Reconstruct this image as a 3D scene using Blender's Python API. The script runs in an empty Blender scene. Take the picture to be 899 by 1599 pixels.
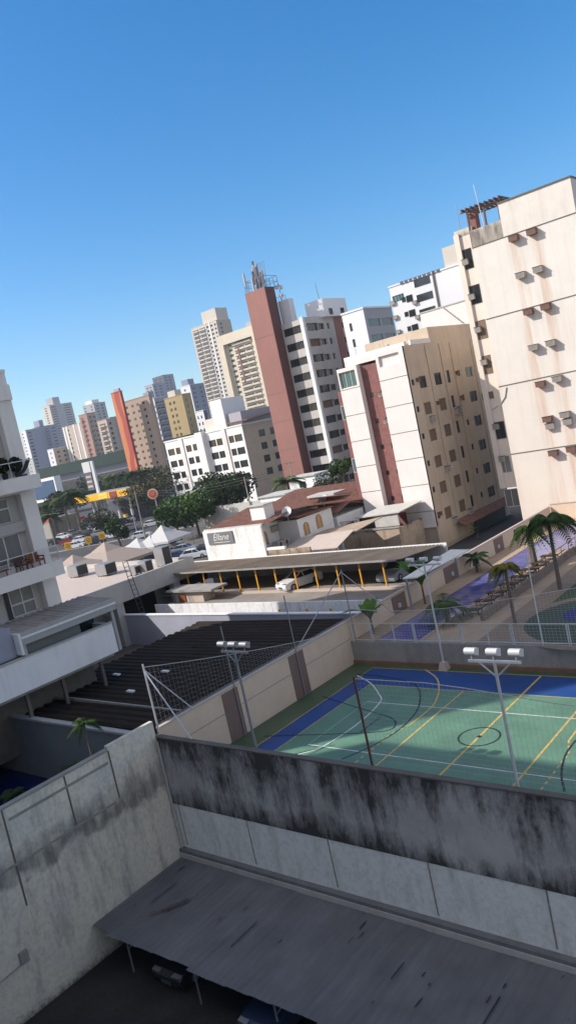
import bpy, math, random
from mathutils import Vector, Matrix
random.seed(7)
S = bpy.context.scene
COL = S.collection
# ---------------------------------------------------------------- camera
FPX = 1215.9; YAW, PITCH, ROLL = [math.radians(a) for a in (41.08, 6.096, 12.223)]
CAM = Vector((0, 0, 16.0))
FW = Vector((-math.sin(YAW)*math.cos(PITCH), math.cos(YAW)*math.cos(PITCH), -math.sin(PITCH)))
RT = Vector((math.cos(YAW), math.sin(YAW), 0)); UP = RT.cross(FW)
CR = RT*math.cos(ROLL) - UP*math.sin(ROLL); CU = RT*math.sin(ROLL) + UP*math.cos(ROLL)
cd = bpy.data.cameras.new('camera'); cam = bpy.data.objects.new('camera', cd); COL.objects.link(cam)
cam.matrix_world = Matrix(((CR.x, CU.x, -FW.x, CAM.x), (CR.y, CU.y, -FW.y, CAM.y), (CR.z, CU.z, -FW.z, CAM.z), (0, 0, 0, 1)))
cd.sensor_fit = 'VERTICAL'; cd.sensor_height = 24; cd.lens = 24*FPX/1599; cd.clip_end = 6000; cd.clip_start = .1
S.camera = cam
# survey helpers: where the sight line of a measured point meets a known wall or floor plane
def _ray(x, y): return FW + CR*((x-449.5)/FPX) - CU*((y-799.5)/FPX)
def AX(x, y, X): d = _ray(x, y); return CAM + d*(X/d.x)
def AY(x, y, Y): d = _ray(x, y); return CAM + d*(Y/d.y)
def AZ(x, y, z): d = _ray(x, y); return CAM + d*((z-16.0)/d.z)
# ---------------------------------------------------------------- light
SUN = Vector((1, .90, -1.0)).normalized()
W = bpy.data.worlds.new('World'); S.world = W; W.use_nodes = True
nt = W.node_tree; bg = nt.nodes['Background']; sky = nt.nodes.new('ShaderNodeTexSky')
sky.sky_type = 'NISHITA'; sky.sun_disc = False
sky.sun_elevation = math.asin(-SUN.z); sky.sun_rotation = math.atan2(-SUN.x, -SUN.y) % (2*math.pi)
sky.altitude = 700; sky.air_density = 1.0; sky.dust_density = 1.6; sky.ozone_density = 2.2
hs = nt.nodes.new('ShaderNodeHueSaturation'); hs.inputs['Saturation'].default_value = 1.45; hs.inputs['Hue'].default_value = .498
nt.links.new(sky.outputs[0], hs.inputs['Color']); _g = nt.nodes.new('ShaderNodeTexCoord'); _n = nt.nodes.new('ShaderNodeTexNoise'); _n.inputs['Scale'].default_value = 2.2; _n.inputs['Detail'].default_value = 7; _n.inputs['Roughness'].default_value = .6
_mp = nt.nodes.new('ShaderNodeMapping'); _mp.inputs[3].default_value = (1, 1, 2.2); nt.links.new(_g.outputs['Generated'], _mp.inputs[0]); nt.links.new(_mp.outputs[0], _n.inputs['Vector'])
_d = nt.nodes.new('ShaderNodeVectorMath'); _d.operation = 'DOT_PRODUCT'; _d.inputs[1].default_value = (-.65, .74, .12); nt.links.new(_g.outputs['Generated'], _d.inputs[0])
_r1 = nt.nodes.new('ShaderNodeMapRange'); nt.links.new(_d.outputs['Value'], _r1.inputs[0]); _r1.inputs[1].default_value = .62; _r1.inputs[2].default_value = .15
_r2 = nt.nodes.new('ShaderNodeMapRange'); nt.links.new(_n.outputs[0], _r2.inputs[0]); _r2.inputs[1].default_value = .42; _r2.inputs[2].default_value = .58
_m = nt.nodes.new('ShaderNodeMath'); _m.operation = 'MULTIPLY'; nt.links.new(_r1.outputs[0], _m.inputs[0]); nt.links.new(_r2.outputs[0], _m.inputs[1])
_x = nt.nodes.new('ShaderNodeMix'); _x.data_type = 'RGBA'; nt.links.new(_m.outputs[0], _x.inputs[0]); nt.links.new(hs.outputs[0], _x.inputs[6]); _x.inputs[7].default_value = (6.0, 5.5, 5.0, 1)   # bright cumulus added behind and beside the camera, unseen, to fill the shade
nt.links.new(_x.outputs[2], bg.inputs[0]); bg.inputs[1].default_value = .14
sl = bpy.data.lights.new('sun', 'SUN'); sl.energy = 3.9; sl.angle = math.radians(.53); sl.color = (1, .95, .89)
so = bpy.data.objects.new('sun', sl); COL.objects.link(so); so.rotation_euler = SUN.to_track_quat('-Z', 'Y').to_euler()
S.view_settings.view_transform = 'Standard'; S.view_settings.look = 'None'; S.view_settings.gamma = 1
S.view_settings.exposure = .50; S.view_settings.use_curve_mapping = False
# ---------------------------------------------------------------- materials
MATS = {}
class NB:
    def __init__(s, name):
        s.m = bpy.data.materials.new(name); s.m.use_nodes = True; s.t = s.m.node_tree; s.b = s.t.nodes['Principled BSDF']
        s.pos = s.t.nodes.new('ShaderNodeNewGeometry').outputs['Position']
    def n(s, ty, ins=None, **kw):
        o = s.t.nodes.new(ty)
        for k, v in kw.items(): setattr(o, k, v)
        for k, v in (ins or {}).items():
            if isinstance(v, bpy.types.NodeSocket): s.t.links.new(v, o.inputs[k])
            else: o.inputs[k].default_value = v
        return o
    def noise(s, scale=1, vec=(1, 1, 1), detail=5, rough=.6, off=0):
        mp = s.n('ShaderNodeMapping', {0: s.pos, 3: vec, 1: (off, off*.7, off*1.3)})
        return s.n('ShaderNodeTexNoise', {'Vector': mp.outputs[0], 'Scale': scale, 'Detail': detail, 'Roughness': rough}).outputs[0]
    def ramp(s, f, a, b, v0=0., v1=1.):
        return s.n('ShaderNodeMapRange', {0: f, 1: a, 2: b, 3: v0, 4: v1}, clamp=True).outputs[0]
    def mix(s, f, a, b, mode='MIX'):
        o = s.n('ShaderNodeMix', data_type='RGBA', blend_type=mode)
        for i, v in ((0, f), (6, a), (7, b)):
            if isinstance(v, bpy.types.NodeSocket): s.t.links.new(v, o.inputs[i])
            else: o.inputs[i].default_value = v if i == 0 else (*v, 1)
        return o.outputs[2]
    def math(s, op, a, b=0.):
        return s.n('ShaderNodeMath', {0: a, 1: b}, operation=op).outputs[0]
    def z(s, i=2): return s.n('ShaderNodeSeparateXYZ', {0: s.pos}).outputs[i]
    def out(s, color, rough=.8, bump=None, bs=.3, bd=.02, metal=0, spec=None):
        if isinstance(color, bpy.types.NodeSocket): s.t.links.new(color, s.b.inputs['Base Color'])
        else: s.b.inputs['Base Color'].default_value = (*color, 1)
        if isinstance(rough, bpy.types.NodeSocket): s.t.links.new(rough, s.b.inputs['Roughness'])
        else: s.b.inputs['Roughness'].default_value = rough
        s.b.inputs['Metallic'].default_value = metal
        if spec is not None: s.b.inputs['Specular IOR Level'].default_value = spec
        if bump is not None:
            bn = s.n('ShaderNodeBump', {'Height': bump, 'Strength': bs, 'Distance': bd}); s.t.links.new(bn.outputs[0], s.b.inputs['Normal'])
        MATS[s.m.name] = s.m; return s.m
def sc(c, k): return tuple(min(1, v*k) for v in c)
def M(name, c, rough=.8, var=.12, scale=1.5, dirt=0, dirtc=(.10, .08, .06), metal=0, spec=None, bump=0):
    """painted or plain surface: soft mottling, fine grain, optional run-down streaks of dirt"""
    if name in MATS: return MATS[name]
    b = NB(name); n1 = b.noise(scale, detail=4); n2 = b.noise(scale*9, detail=3, off=5)
    col = b.mix(b.ramp(n1, .3, .7), sc(c, 1-var), sc(c, 1+var*.6))
    col = b.mix(b.ramp(n2, .35, .65, 0, var*.8), col, sc(c, .6))
    if dirt:
        st = b.noise(1.3, (1, 1, .10), 5, .7, off=9); col = b.mix(b.ramp(st, .5, .78, 0, dirt), col, dirtc)
    return b.out(col, rough, n2 if bump else None, bump, .02, metal, spec)
def glass(name, c, rough=.08, rnd=.3):
    b = NB(name); oi = b.n('ShaderNodeObjectInfo').outputs['Random']
    st = b.noise(2.5, (1, 1, .2), 2, .5)
    light = tuple(min(1, v*3+.03) for v in c)
    f = b.ramp(oi, .45, 1, 0, rnd); col = b.mix(f, c, light); col = b.mix(b.ramp(st, .4, .7, 0, .35), col, sc(c, .5))
    return b.out(col, rough, spec=.6)
def rust_cream():
    b = NB('right_cream'); n1 = b.noise(.35, detail=4); n2 = b.noise(5, detail=3, off=5); st = b.noise(1.6, (1, 1, .06), 5, .7, off=9); pk = b.noise(.09, (1, 1, 1), 2, off=14)
    c = (.73, .685, .62); col = b.mix(b.ramp(n1, .3, .7), sc(c, .94), sc(c, 1.04)); col = b.mix(b.ramp(n2, .35, .65, 0, .06), col, sc(c, .6))
    col = b.mix(b.ramp(b.z(), 24, 4, 0, .35), col, (.74, .59, .48)); col = b.mix(b.ramp(st, .5, .78, 0, .3), col, (.55, .38, .26))
    x = b.z(0)
    for cx in (-30.5, -28.45):
        d = b.math('ABSOLUTE', b.math('ADD', x, -cx)); f = b.math('MULTIPLY', b.ramp(d, .9, .15), b.ramp(st, .36, .66, 0, .55)); col = b.mix(f, col, (.52, .28, .15))
    b.out(col, .85)
rust_cream()
M('plaster_white', (.80, .79, .77), var=.05, dirt=.25, dirtc=(.45, .42, .38))
M('plaster_cream', (.76, .66, .555), var=.06, scale=.35, dirt=.28, dirtc=(.50, .34, .24))
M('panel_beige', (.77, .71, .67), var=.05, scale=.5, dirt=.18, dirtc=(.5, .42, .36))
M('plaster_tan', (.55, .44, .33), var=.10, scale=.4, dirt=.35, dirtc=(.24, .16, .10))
M('plaster_cream_far', (.66, .58, .45), var=.06, scale=.2)
M('brick_red', (.24, .10, .09), var=.25, scale=2.5)
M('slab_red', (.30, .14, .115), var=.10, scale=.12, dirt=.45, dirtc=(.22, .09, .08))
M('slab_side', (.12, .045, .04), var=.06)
M('stone_beige', (.50, .465, .43), var=.08, scale=.6, dirt=.2, dirtc=(.25, .22, .2))
M('stone_light', (.80, .78, .75), var=.04)
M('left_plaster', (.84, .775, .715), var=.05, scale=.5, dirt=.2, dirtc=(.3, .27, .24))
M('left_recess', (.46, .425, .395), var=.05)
M('annex_white', (.84, .82, .82), var=.05, scale=.6, dirt=.25, dirtc=(.3, .29, .29))
M('annex_blue', (.34, .35, .42), var=.06, scale=.6, dirt=.3, dirtc=(.16, .17, .2))
M('grey_green', (.21, .225, .225), var=.08, scale=.7, dirt=.3, dirtc=(.12, .13, .13))
M('concrete', (.33, .31, .285), var=.15, dirt=.4, dirtc=(.1, .09, .08), bump=.3)
M('concrete_dark', (.14, .12, .10), var=.2, dirt=.3)
M('concrete_light', (.52, .50, .46), var=.12, dirt=.3, dirtc=(.2, .18, .16))
M('fascia_grey', (.42, .405, .39), var=.06, dirt=.25, dirtc=(.2, .19, .19))
M('asphalt', (.055, .054, .055), .9, var=.25, scale=.3)
M('pavement', (.30, .26, .22), var=.15, scale=.6)
M('lot_floor', (.27, .235, .20), var=.2, scale=.5, dirt=.2)
M('deck', (.42, .30, .20), var=.12, scale=1.2)
M('playground_sand', (.26, .185, .13), var=.15)
M('grass_green', (.055, .085, .03), .95, var=.35, scale=4)
M('cream_wall', (.70, .53, .40), var=.06, scale=1.0, dirt=.22, dirtc=(.4, .28, .2), bump=.2)
M('brown_band', (.21, .135, .115), var=.08)
M('metal_white', (.62, .62, .63), .4, var=.06, metal=.2)
M('metal_grey', (.33, .33, .34), .45, var=.1, metal=.5)
M('metal_dark', (.05, .05, .055), .5, var=.15, metal=.4)
M('rust', (.14, .055, .035), .8, var=.3, scale=8)
M('yellow_paint', (.75, .36, .03), .5, var=.06)
M('sign_yellow', (.85, .46, .02), .5, var=.05)
M('roof_terracotta', (.25, .115, .08), var=.4, scale=1.6, dirt=.5, dirtc=(.10, .065, .05))
M('roof_green', (.010, .028, .020), .95, var=.12, scale=.05)
M('mall_blue', (.22, .24, .31), .6, var=.06, scale=.05)
M('net_rope', (.55, .53, .50), .8, var=.05)
M('net_fine', (.55, .53, .50), .8, var=.05)
M('line_white', (.75, .74, .70), .6, var=.25, scale=3)
M('line_yellow', (.68, .46, .12), .6, var=.3, scale=3)
M('line_black', (.012, .018, .02), .6, var=.1, scale=3)
M('wood_red', (.26, .085, .035), .45, var=.25, scale=6)
M('wood_dark', (.11, .05, .035), .6, var=.25, scale=4)
M('tarp_beige', (.50, .41, .35), var=.06)
M('tarp_tan', (.34, .27, .225), var=.06); M('lean_sheet', (.78, .72, .64), var=.1); M('tarp_white', (.50, .49, .47), var=.04)
M('ac_white', (.46, .41, .36), .5, var=.08, scale=5)
M('ac_rust', (.28, .13, .085), .7, var=.25, scale=5)
M('grille', (.07, .07, .07), .6, var=.2)
M('pot_black', (.02, .02, .022), .5, var=.1)
M('rubber', (.02, .02, .02), .8, var=.1)
M('curtain', (.48, .46, .43), .9, var=.10, scale=5)
M('shutter_brown', (.19, .125, .085), .7, var=.12, scale=4)
M('frame_dark', (.04, .038, .036), .5, var=.1)
M('frame_white', (.60, .58, .56), .5, var=.05)
M('trunk', (.11, .085, .065), .9, var=.25, scale=5)
M('trunk_palm', (.16, .13, .11), .9, var=.25, scale=5)
M('far_grey', (.38, .37, .40), var=.06, scale=.15)
M('mast_steel', (.12, .13, .16), .5)
M('far_greyblue', (.27, .29, .38), var=.06, scale=.15)
M('far_dark', (.10, .10, .14), var=.1, scale=.15)
M('far_white', (.72, .71, .72), var=.05, scale=.15)
M('far_cream', (.58, .52, .45), var=.06, scale=.15)
M('far_beige', (.47, .38, .31), var=.06, scale=.15)
M('far_pink', (.36, .20, .165), var=.08, scale=.15)
M('far_ochre', (.42, .31, .15), var=.08, scale=.15)
M('far_brown', (.40, .29, .22), var=.05, scale=.15)
M('dish_white', (.6, .6, .6), .4)
glass('glass_dark', (.022, .024, .026)); glass('glass_blue', (.05, .09, .12)); glass('glass_green', (.06, .13, .13), rnd=.3)
glass('glass_curtain', (.16, .155, .145), .25, .6)
def crown_mat(name, c1, c2):
    b = NB(name); oi = b.noise(.9, detail=2); oj = b.noise(6, detail=2, off=3)
    col = b.mix(b.ramp(oi, .35, .65), c1, c2); col = b.mix(b.ramp(oj, .4, .7, 0, .5), col, sc(c1, .6))
    b.b.inputs['Subsurface Weight'].default_value = 0
    return b.out(col, .75, spec=.15)
crown_mat('leaf_green', (.022, .045, .012), (.060, .105, .022)); crown_mat('leaf_dark', (.014, .028, .010), (.035, .055, .018))
crown_mat('leaf_olive', (.03, .042, .02), (.07, .075, .035)); crown_mat('leaf_palm', (.05, .085, .025), (.13, .16, .05))
crown_mat('leaf_bright', (.05, .11, .02), (.10, .18, .03)); crown_mat('leaf_red', (.07, .03, .015), (.12, .05, .02))
crown_mat('leaf_yellow', (.10, .12, .02), (.20, .16, .03))
M('joint_tan', (.36, .30, .25), var=.3, scale=4); M('ledge_stain', (.20, .19, .20), var=.2, dirt=.4)
# mouldy retaining wall
def mould_wall(name, base, lo, hi, amt, cut=None):
    b = NB(name); z = b.z()
    st = b.noise(1.0, (1.6, 1.6, .22), 6, .65); bl = b.noise(.42, (1, 1, 1.4), 6, .62, off=4); fi = b.noise(7, (1, 1, .6), 4, .7, off=2)
    g = b.ramp(z, lo, hi)                       # rises towards the coping, where water runs over
    g2 = b.ramp(z, lo, lo+.9, .42, 0)           # and where damp creeps up from the joint
    big = b.noise(.16, (1, 1, 1), 3, .5, off=31); run = b.noise(.75, (1, 1, .12), 4, .6, off=17)
    g2 = b.ramp(b.math('ADD', z, b.math('MULTIPLY', bl, 2.2)), lo+.6, lo+2.0, .42, 0)
    f = b.math('ADD', b.math('MULTIPLY', g, .26), b.math('ADD', g2, b.math('MULTIPLY', st, .45)))
    f = b.math('ADD', f, b.math('MULTIPLY', bl, .50)); f = b.math('ADD', f, b.math('MULTIPLY', fi, .18)); f = b.math('ADD', f, b.math('MULTIPLY', run, .55)); f = b.math('ADD', f, b.math('MULTIPLY', big, .35))
    f = b.math('ADD', f, b.math('MULTIPLY', b.ramp(b.noise(1.9, (1, 1, .35), 6, .75, off=41), .42, .68), .16)); f = b.ramp(f, amt+.04, amt+.32, 0, .95)
    col = b.mix(b.ramp(bl, .35, .7), sc(base, .75), sc(base, 1.15))
    col = b.mix(f, col, (.030, .028, .028)); return b.out(col, .92, fi, .5, .03)
mould_wall('mould_upper', (.50, .48, .46), -.9, 2.5, 1.08)
def stained(name, base, dark, lo, hi, zb, zt, warm):
    """old painted render: pale fields, a dark damp band between zb and zt, fine cracks"""
    b = NB(name); z = b.z(); w = b.noise(.8, detail=5); fi = b.noise(5, detail=5, off=3); st = b.noise(1.2, (1.5, 1.5, .3), 5, .65, off=7)
    zz = b.math('ADD', z, b.math('MULTIPLY', w, 2.2))
    band = b.math('MULTIPLY', b.ramp(zz, zb, zb+.35), b.ramp(zz, zt, zt+.9, 1, 0))
    band = b.math('MULTIPLY', band, b.ramp(st, .25, .6, .25, 1))
    col = b.mix(b.ramp(w, .3, .7), base, warm); col = b.mix(b.ramp(fi, .45, .75, 0, .45), col, sc(base, .55))
    col = b.mix(b.ramp(st, .50, .72, 0, .55), col, dark); col = b.mix(b.math('MULTIPLY', band, .85), col, dark)
    ft = b.math('ADD', z, b.math('MULTIPLY', fi, 1.3)); col = b.mix(b.ramp(ft, -4.55, -5.0, 0, .8), col, sc(dark, .5))
    cr = b.n('ShaderNodeTexVoronoi', {'Vector': s_vec(b), 'Scale': .45}, feature='DISTANCE_TO_EDGE').outputs[0]
    col = b.mix(b.ramp(cr, 0, .004, .22, 0), col, sc(dark, .5))
    return b.out(col, .9, fi, .5, .03)
def s_vec(b):
    n = b.n('ShaderNodeTexNoise', {'Vector': b.pos, 'Scale': 2.0, 'Detail': 4})
    return b.n('ShaderNodeVectorMath', {0: b.pos, 1: b.n('ShaderNodeVectorMath', {0: n.outputs[1], 'Scale': .8}, operation='SCALE').outputs[0]}, operation='ADD').outputs[0]
stained('left_wall_render', (.66, .62, .545), (.17, .16, .145), 0, 3, .9, 1.7, (.80, .73, .58))
stained('lower_paint', (.84, .83, .79), (.46, .43, .38), 0, 3, 60, 61, (.82, .81, .76))
stained('terrace_render', (.42, .32, .24), (.08, .055, .04), 0, 3, 4.7, 5.6, (.50, .40, .30))
stained('old_white', (.80, .79, .77), (.34, .32, .30), 0, 3, 60, 61, (.82, .81, .80))
stained('parapet_mould', (.62, .55, .46), (.12, .10, .09), 0, 3, 30.2, 32.0, (.64, .57, .48))
M('upper_cream', (.72, .66, .59), var=.08, scale=.6, dirt=.3, dirtc=(.25, .22, .2))
def fibre_roof(name, base, dirt, axis, sheet):
    b = NB(name); vec = (1, .12, 1) if axis == 'Y' else (.12, 1, 1)
    st = b.noise(2.6, vec, 6, .7); bl = b.noise(.5, detail=4, off=3); fl = b.noise(1.1, (2.6, .35, 1) if axis == 'Y' else (.35, 2.6, 1), 3, .6, off=8)
    c = b.z(0 if axis == 'Y' else 1)
    sh = b.n('ShaderNodeTexWhiteNoise', {'W': b.math('FLOOR', b.math('DIVIDE', c, sheet))}, noise_dimensions='1D').outputs[0]
    col = b.mix(b.ramp(bl, .3, .7), sc(base, .8), sc(base, 1.15)); col = b.mix(b.ramp(st, .45, .75, 0, .5), col, dirt)
    col = b.mix(b.math('MULTIPLY', sh, .35), col, sc(base, .6)); col = b.mix(b.ramp(fl, .69, .72, 0, .85), col, sc(dirt, .3))
    return b.out(col, .92, st, .3, .02, spec=.12)
fibre_roof('canopy_fibre', (.19, .19, .20), (.105, .10, .105), 'Y', 1.1)
fibre_roof('black_roof', (.038, .029, .023), (.012, .009, .008), 'X', 1.9)
fibre_roof('annex_roof', (.36, .32, .285), (.16, .14, .12), 'X', 1.0)
fibre_roof('carport_roof', (.44, .345, .26), (.26, .195, .14), 'Y', 1.0)
def court_mat(name, c):
    b = NB(name); n1 = b.noise(.5, detail=5); n2 = b.noise(9, detail=3, off=2); n3 = b.noise(1.2, (1, .25, 1), 4, off=5)
    col = b.mix(b.ramp(n1, .3, .7), sc(c, .85), sc(c, 1.12)); col = b.mix(b.ramp(n3, .5, .75, 0, .3), col, sc(c, .65)); col = b.mix(b.ramp(n2, .5, .7, 0, .2), col, sc(c, 1.5))
    sc_ = b.noise(3.0, (1, 1, 1), 6, .75, off=11); col = b.mix(b.ramp(sc_, .58, .72, 0, .35), col, sc(c, 1.7)); pd = b.noise(.25, detail=3, off=21); col = b.mix(b.ramp(pd, .52, .60, 0, .25), col, sc(c, .55))
    return b.out(col, b.ramp(n1, .3, .7, .45, .6))
court_mat('court_green', (.12, .235, .15)); court_mat('court_blue', (.018, .065, .23)); court_mat('court_edge', (.07, .11, .055))
def water(name, c):
    b = NB(name); n = b.noise(2.2, (1, .6, 1), 3); v = b.noise(.8, (1, 3, 1), 3, off=4)
    return b.out(b.mix(b.ramp(v, .4, .65), c, sc(c, 1.6)), .08, n, .15, .05)
water('pool_water', (.10, .10, .25)); water('pool_water_deep', (.006, .012, .085))
def panel_art():
    b = NB('orange_art'); w = b.n('ShaderNodeTexWave', {'Vector': b.pos, 'Scale': .05, 'Distortion': 9, 'Detail': 2, 'Detail Scale': .6}).outputs[1]
    return b.out(b.mix(b.ramp(w, .35, .6), (.36, .045, .03), (.52, .17, .05)), .6)
panel_art(); M('art_red', (.33, .035, .02), var=.1, scale=.1)
for i, c in enumerate([(.72, .72, .73), (.32, .33, .35), (.03, .03, .035), (.30, .02, .02), (.03, .05, .10)]): M('car_paint_%d' % i, c, .25, var=.02, metal=.1)
M('car_glass', (.02, .024, .03), .06, var=.05); M('headlight_glass', (.28, .29, .31), .1, var=.03)
# ---------------------------------------------------------------- mesh builder
class MB:
    def __init__(s): s.v = []; s.f = []; s.mi = []; s.cur = 0
    def quad(s, *p): i = len(s.v); s.v += [tuple(q) for q in p]; s.f.append(tuple(range(i, i+len(p)))); s.mi.append(s.cur); return s
    def box(s, x0, y0, z0, x1, y1, z1):
        x0, x1 = min(x0, x1), max(x0, x1); y0, y1 = min(y0, y1), max(y0, y1); z0, z1 = min(z0, z1), max(z0, z1)
        return s.hexa([(x0, y0, z0), (x1, y0, z0), (x1, y1, z0), (x0, y1, z0)], [(x0, y0, z1), (x1, y0, z1), (x1, y1, z1), (x0, y1, z1)])
    def hexa(s, lo, hi):
        i = len(s.v); n = len(lo); s.v += [tuple(q) for q in lo] + [tuple(q) for q in hi]
        fs = [tuple(i+k for k in reversed(range(n))), tuple(i+n+k for k in range(n))] + [(i+k, i+(k+1) % n, i+n+(k+1) % n, i+n+k) for k in range(n)]
        s.f += fs; s.mi += [s.cur]*len(fs); return s
    def obox(s, c, dx, dy, dz, sx, sy, sz):
        c = Vector(c); dx, dy, dz = Vector(dx)*sx/2, Vector(dy)*sy/2, Vector(dz)*sz/2
        return s.hexa([c-dx-dy-dz, c+dx-dy-dz, c+dx+dy-dz, c-dx+dy-dz], [c-dx-dy+dz, c+dx-dy+dz, c+dx+dy+dz, c-dx+dy+dz])
    def tube(s, p, q, r, n=8, r2=None):
        p, q = Vector(p), Vector(q); d = (q-p).normalized(); a = d.orthogonal().normalized(); b = d.cross(a); r2 = r if r2 is None else r2
        lo = [p+(a*math.cos(t)+b*math.sin(t))*r for t in [2*math.pi*k/n for k in range(n)]]
        hi = [q+(a*math.cos(t)+b*math.sin(t))*r2 for t in [2*math.pi*k/n for k in range(n)]]
        return s.hexa(lo, hi)
    def path(s, pts, r, n=5):
        for a, b in zip(pts, pts[1:]): s.tube(a, b, r, n)
        return s
    def build(s, name, mats, parent=None, link=True):
        me = bpy.data.meshes.new(name); off = Vector((0, 0, 0))
        if parent is not None: off = WL(parent)
        me.from_pydata([(x-off.x, y-off.y, z-off.z) for x, y, z in s.v], [], s.f)
        if isinstance(mats, str): mats = [mats]
        for m in mats: me.materials.append(MATS[m])
        if len(mats) > 1: me.polygons.foreach_set('material_index', s.mi)
        me.update(); o = bpy.data.objects.new(name, me)
        if link: COL.objects.link(o)
        if parent is not None: o.parent = parent
        return o
def WL(o):
    v = Vector(o.location)
    while o.parent: o = o.parent; v += Vector(o.location)
    return v
def tag(o, label=None, cat=None, group=None, kind=None):
    if label: o['label'] = label
    if cat: o['category'] = cat
    if group: o['group'] = group
    if kind: o['kind'] = kind
    return o
def thing(name, label, cat, loc, group=None):
    o = bpy.data.objects.new(name, None); COL.objects.link(o); o.location = loc; o.empty_display_size = .3
    return tag(o, label, cat, group)
def dup(root, loc, rz=None, label=None, group=None):
    def cp(o, par):
        c = o.copy(); COL.objects.link(c)
        if par: c.parent = par
        for ch in list(o.children): cp(ch, c)
        return c
    r = cp(root, None); r.location = loc
    if rz is not None: r.rotation_euler = (0, 0, rz)
    if label: r['label'] = label
    if group: r['group'] = group
    return r
# ---------------------------------------------------------------- facades and windows
def facade(mb, ax, plane, U, V, ops, dep=.18):
    """a wall skin on plane Y=plane (ax 'Y', facing -Y) or X=plane (ax 'X', facing +X) with real openings"""
    def P(u, v, d=0): return (u, plane+d, v) if ax == 'Y' else (plane-d, u, v)
    us = sorted({U[0], U[1], *[o[0] for o in ops], *[o[1] for o in ops]}); vs = sorted({V[0], V[1], *[o[2] for o in ops], *[o[3] for o in ops]})
    us = [u for u in us if U[0]-1e-6 <= u <= U[1]+1e-6]; vs = [v for v in vs if V[0]-1e-6 <= v <= V[1]+1e-6]
    for a, b in zip(us, us[1:]):
        for c, d in zip(vs, vs[1:]):
            if b-a < 1e-5 or d-c < 1e-5: continue
            mu, mv = (a+b)/2, (c+d)/2
            if any(o[0] < mu < o[1] and o[2] < mv < o[3] for o in ops): continue
            mb.quad(P(a, c), P(b, c), P(b, d), P(a, d))
    for a, b, c, d in ops:
        mb.quad(P(a, c), P(a, c, dep), P(b, c, dep), P(b, c)); mb.quad(P(a, d), P(b, d), P(b, d, dep), P(a, d, dep))
        mb.quad(P(a, c), P(a, d), P(a, d, dep), P(a, c, dep)); mb.quad(P(b, c), P(b, c, dep), P(b, d, dep), P(b, d))
    # returns round the skin so that it has thickness
    mb.quad(P(U[0], V[1]), P(U[1], V[1]), P(U[1], V[1], dep), P(U[0], V[1], dep))
    mb.quad(P(U[0], V[0]), P(U[0], V[1]), P(U[0], V[1], dep), P(U[0], V[0], dep))
    mb.quad(P(U[1], V[0]), P(U[1], V[0], dep), P(U[1], V[1], dep), P(U[1], V[1]))
    return mb
WC = {}
def window(parent, ax, plane, op, style='slide', dep=.18, name='window', pane=True, label=None):
    u0, u1, v0, v1 = op; w, h = round(u1-u0, 2), round(v1-v0, 2); key = (w, h, style)
    if key not in WC:
        fr = {'slide': 'frame_dark', 'white': 'frame_white', 'shutter': 'shutter_brown', 'curtain': 'frame_white', 'plain': 'frame_dark', 'green': 'frame_white', 'bluepane': 'frame_white'}[style]
        gl = {'slide': 'glass_dark', 'white': 'glass_dark', 'shutter': 'shutter_brown', 'curtain': 'glass_curtain', 'plain': 'glass_dark', 'green': 'glass_green', 'bluepane': 'glass_blue'}[style]
        f = MB(); t = .05; hw, hh = w/2, h/2
        f.box(-hw, 0, -hh, -hw+t, .05, hh); f.box(hw-t, 0, -hh, hw, .05, hh); f.box(-hw+t, 0, -hh, hw-t, .05, -hh+t); f.box(-hw+t, 0, hh-t, hw-t, .05, hh)
        if style != 'plain' and w > .7:
            for k in range(1, max(2, round(w/.75))): x = -hw+w*k/max(2, round(w/.75)); f.box(x-.025, .005, -hh+t, x+.025, .045, hh-t)
        g = MB()
        if style == 'shutter':
            n = max(3, int(h/.16))
            for k in range(n):
                z = -hh+t+(h-2*t)*k/n; g.hexa([(-hw+t, .015, z), (hw-t, .015, z), (hw-t, .05, z), (-hw+t, .05, z)], [(-hw+t, .035, z+(h-2*t)/n), (hw-t, .035, z+(h-2*t)/n), (hw-t, .05, z+(h-2*t)/n), (-hw+t, .05, z+(h-2*t)/n)])
        else: g.box(-hw+t, .03, -hh+t, hw-t, .04, hh-t)
        if not pane:
            k0 = len(f.f); off = len(f.v); f.v += g.v; f.f += [tuple(i+off for i in q) for q in g.f]; f.mi += [1]*len(g.f)
            ob = f.build('window', [fr, gl], link=False); WC[key] = (ob.data, None)
        else: WC[key] = (f.build('window', fr, link=False).data, g.build('pane', gl, link=False).data)
    fm, gm = WC[key]
    o = bpy.data.objects.new(name, fm); COL.objects.link(o); o.parent = parent
    uc, vc = (u0+u1)/2, (v0+v1)/2; d = dep-.07
    wp = Vector((uc, plane+d, vc)) if ax == 'Y' else Vector((plane-d, uc, vc)); o.location = wp-WL(parent)
    if ax == 'X': o.rotation_euler = (0, 0, math.pi/2)
    if gm is not None: p = bpy.data.objects.new('pane', gm); COL.objects.link(p); p.parent = o
    if label: o['label'] = label
    return o
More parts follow.
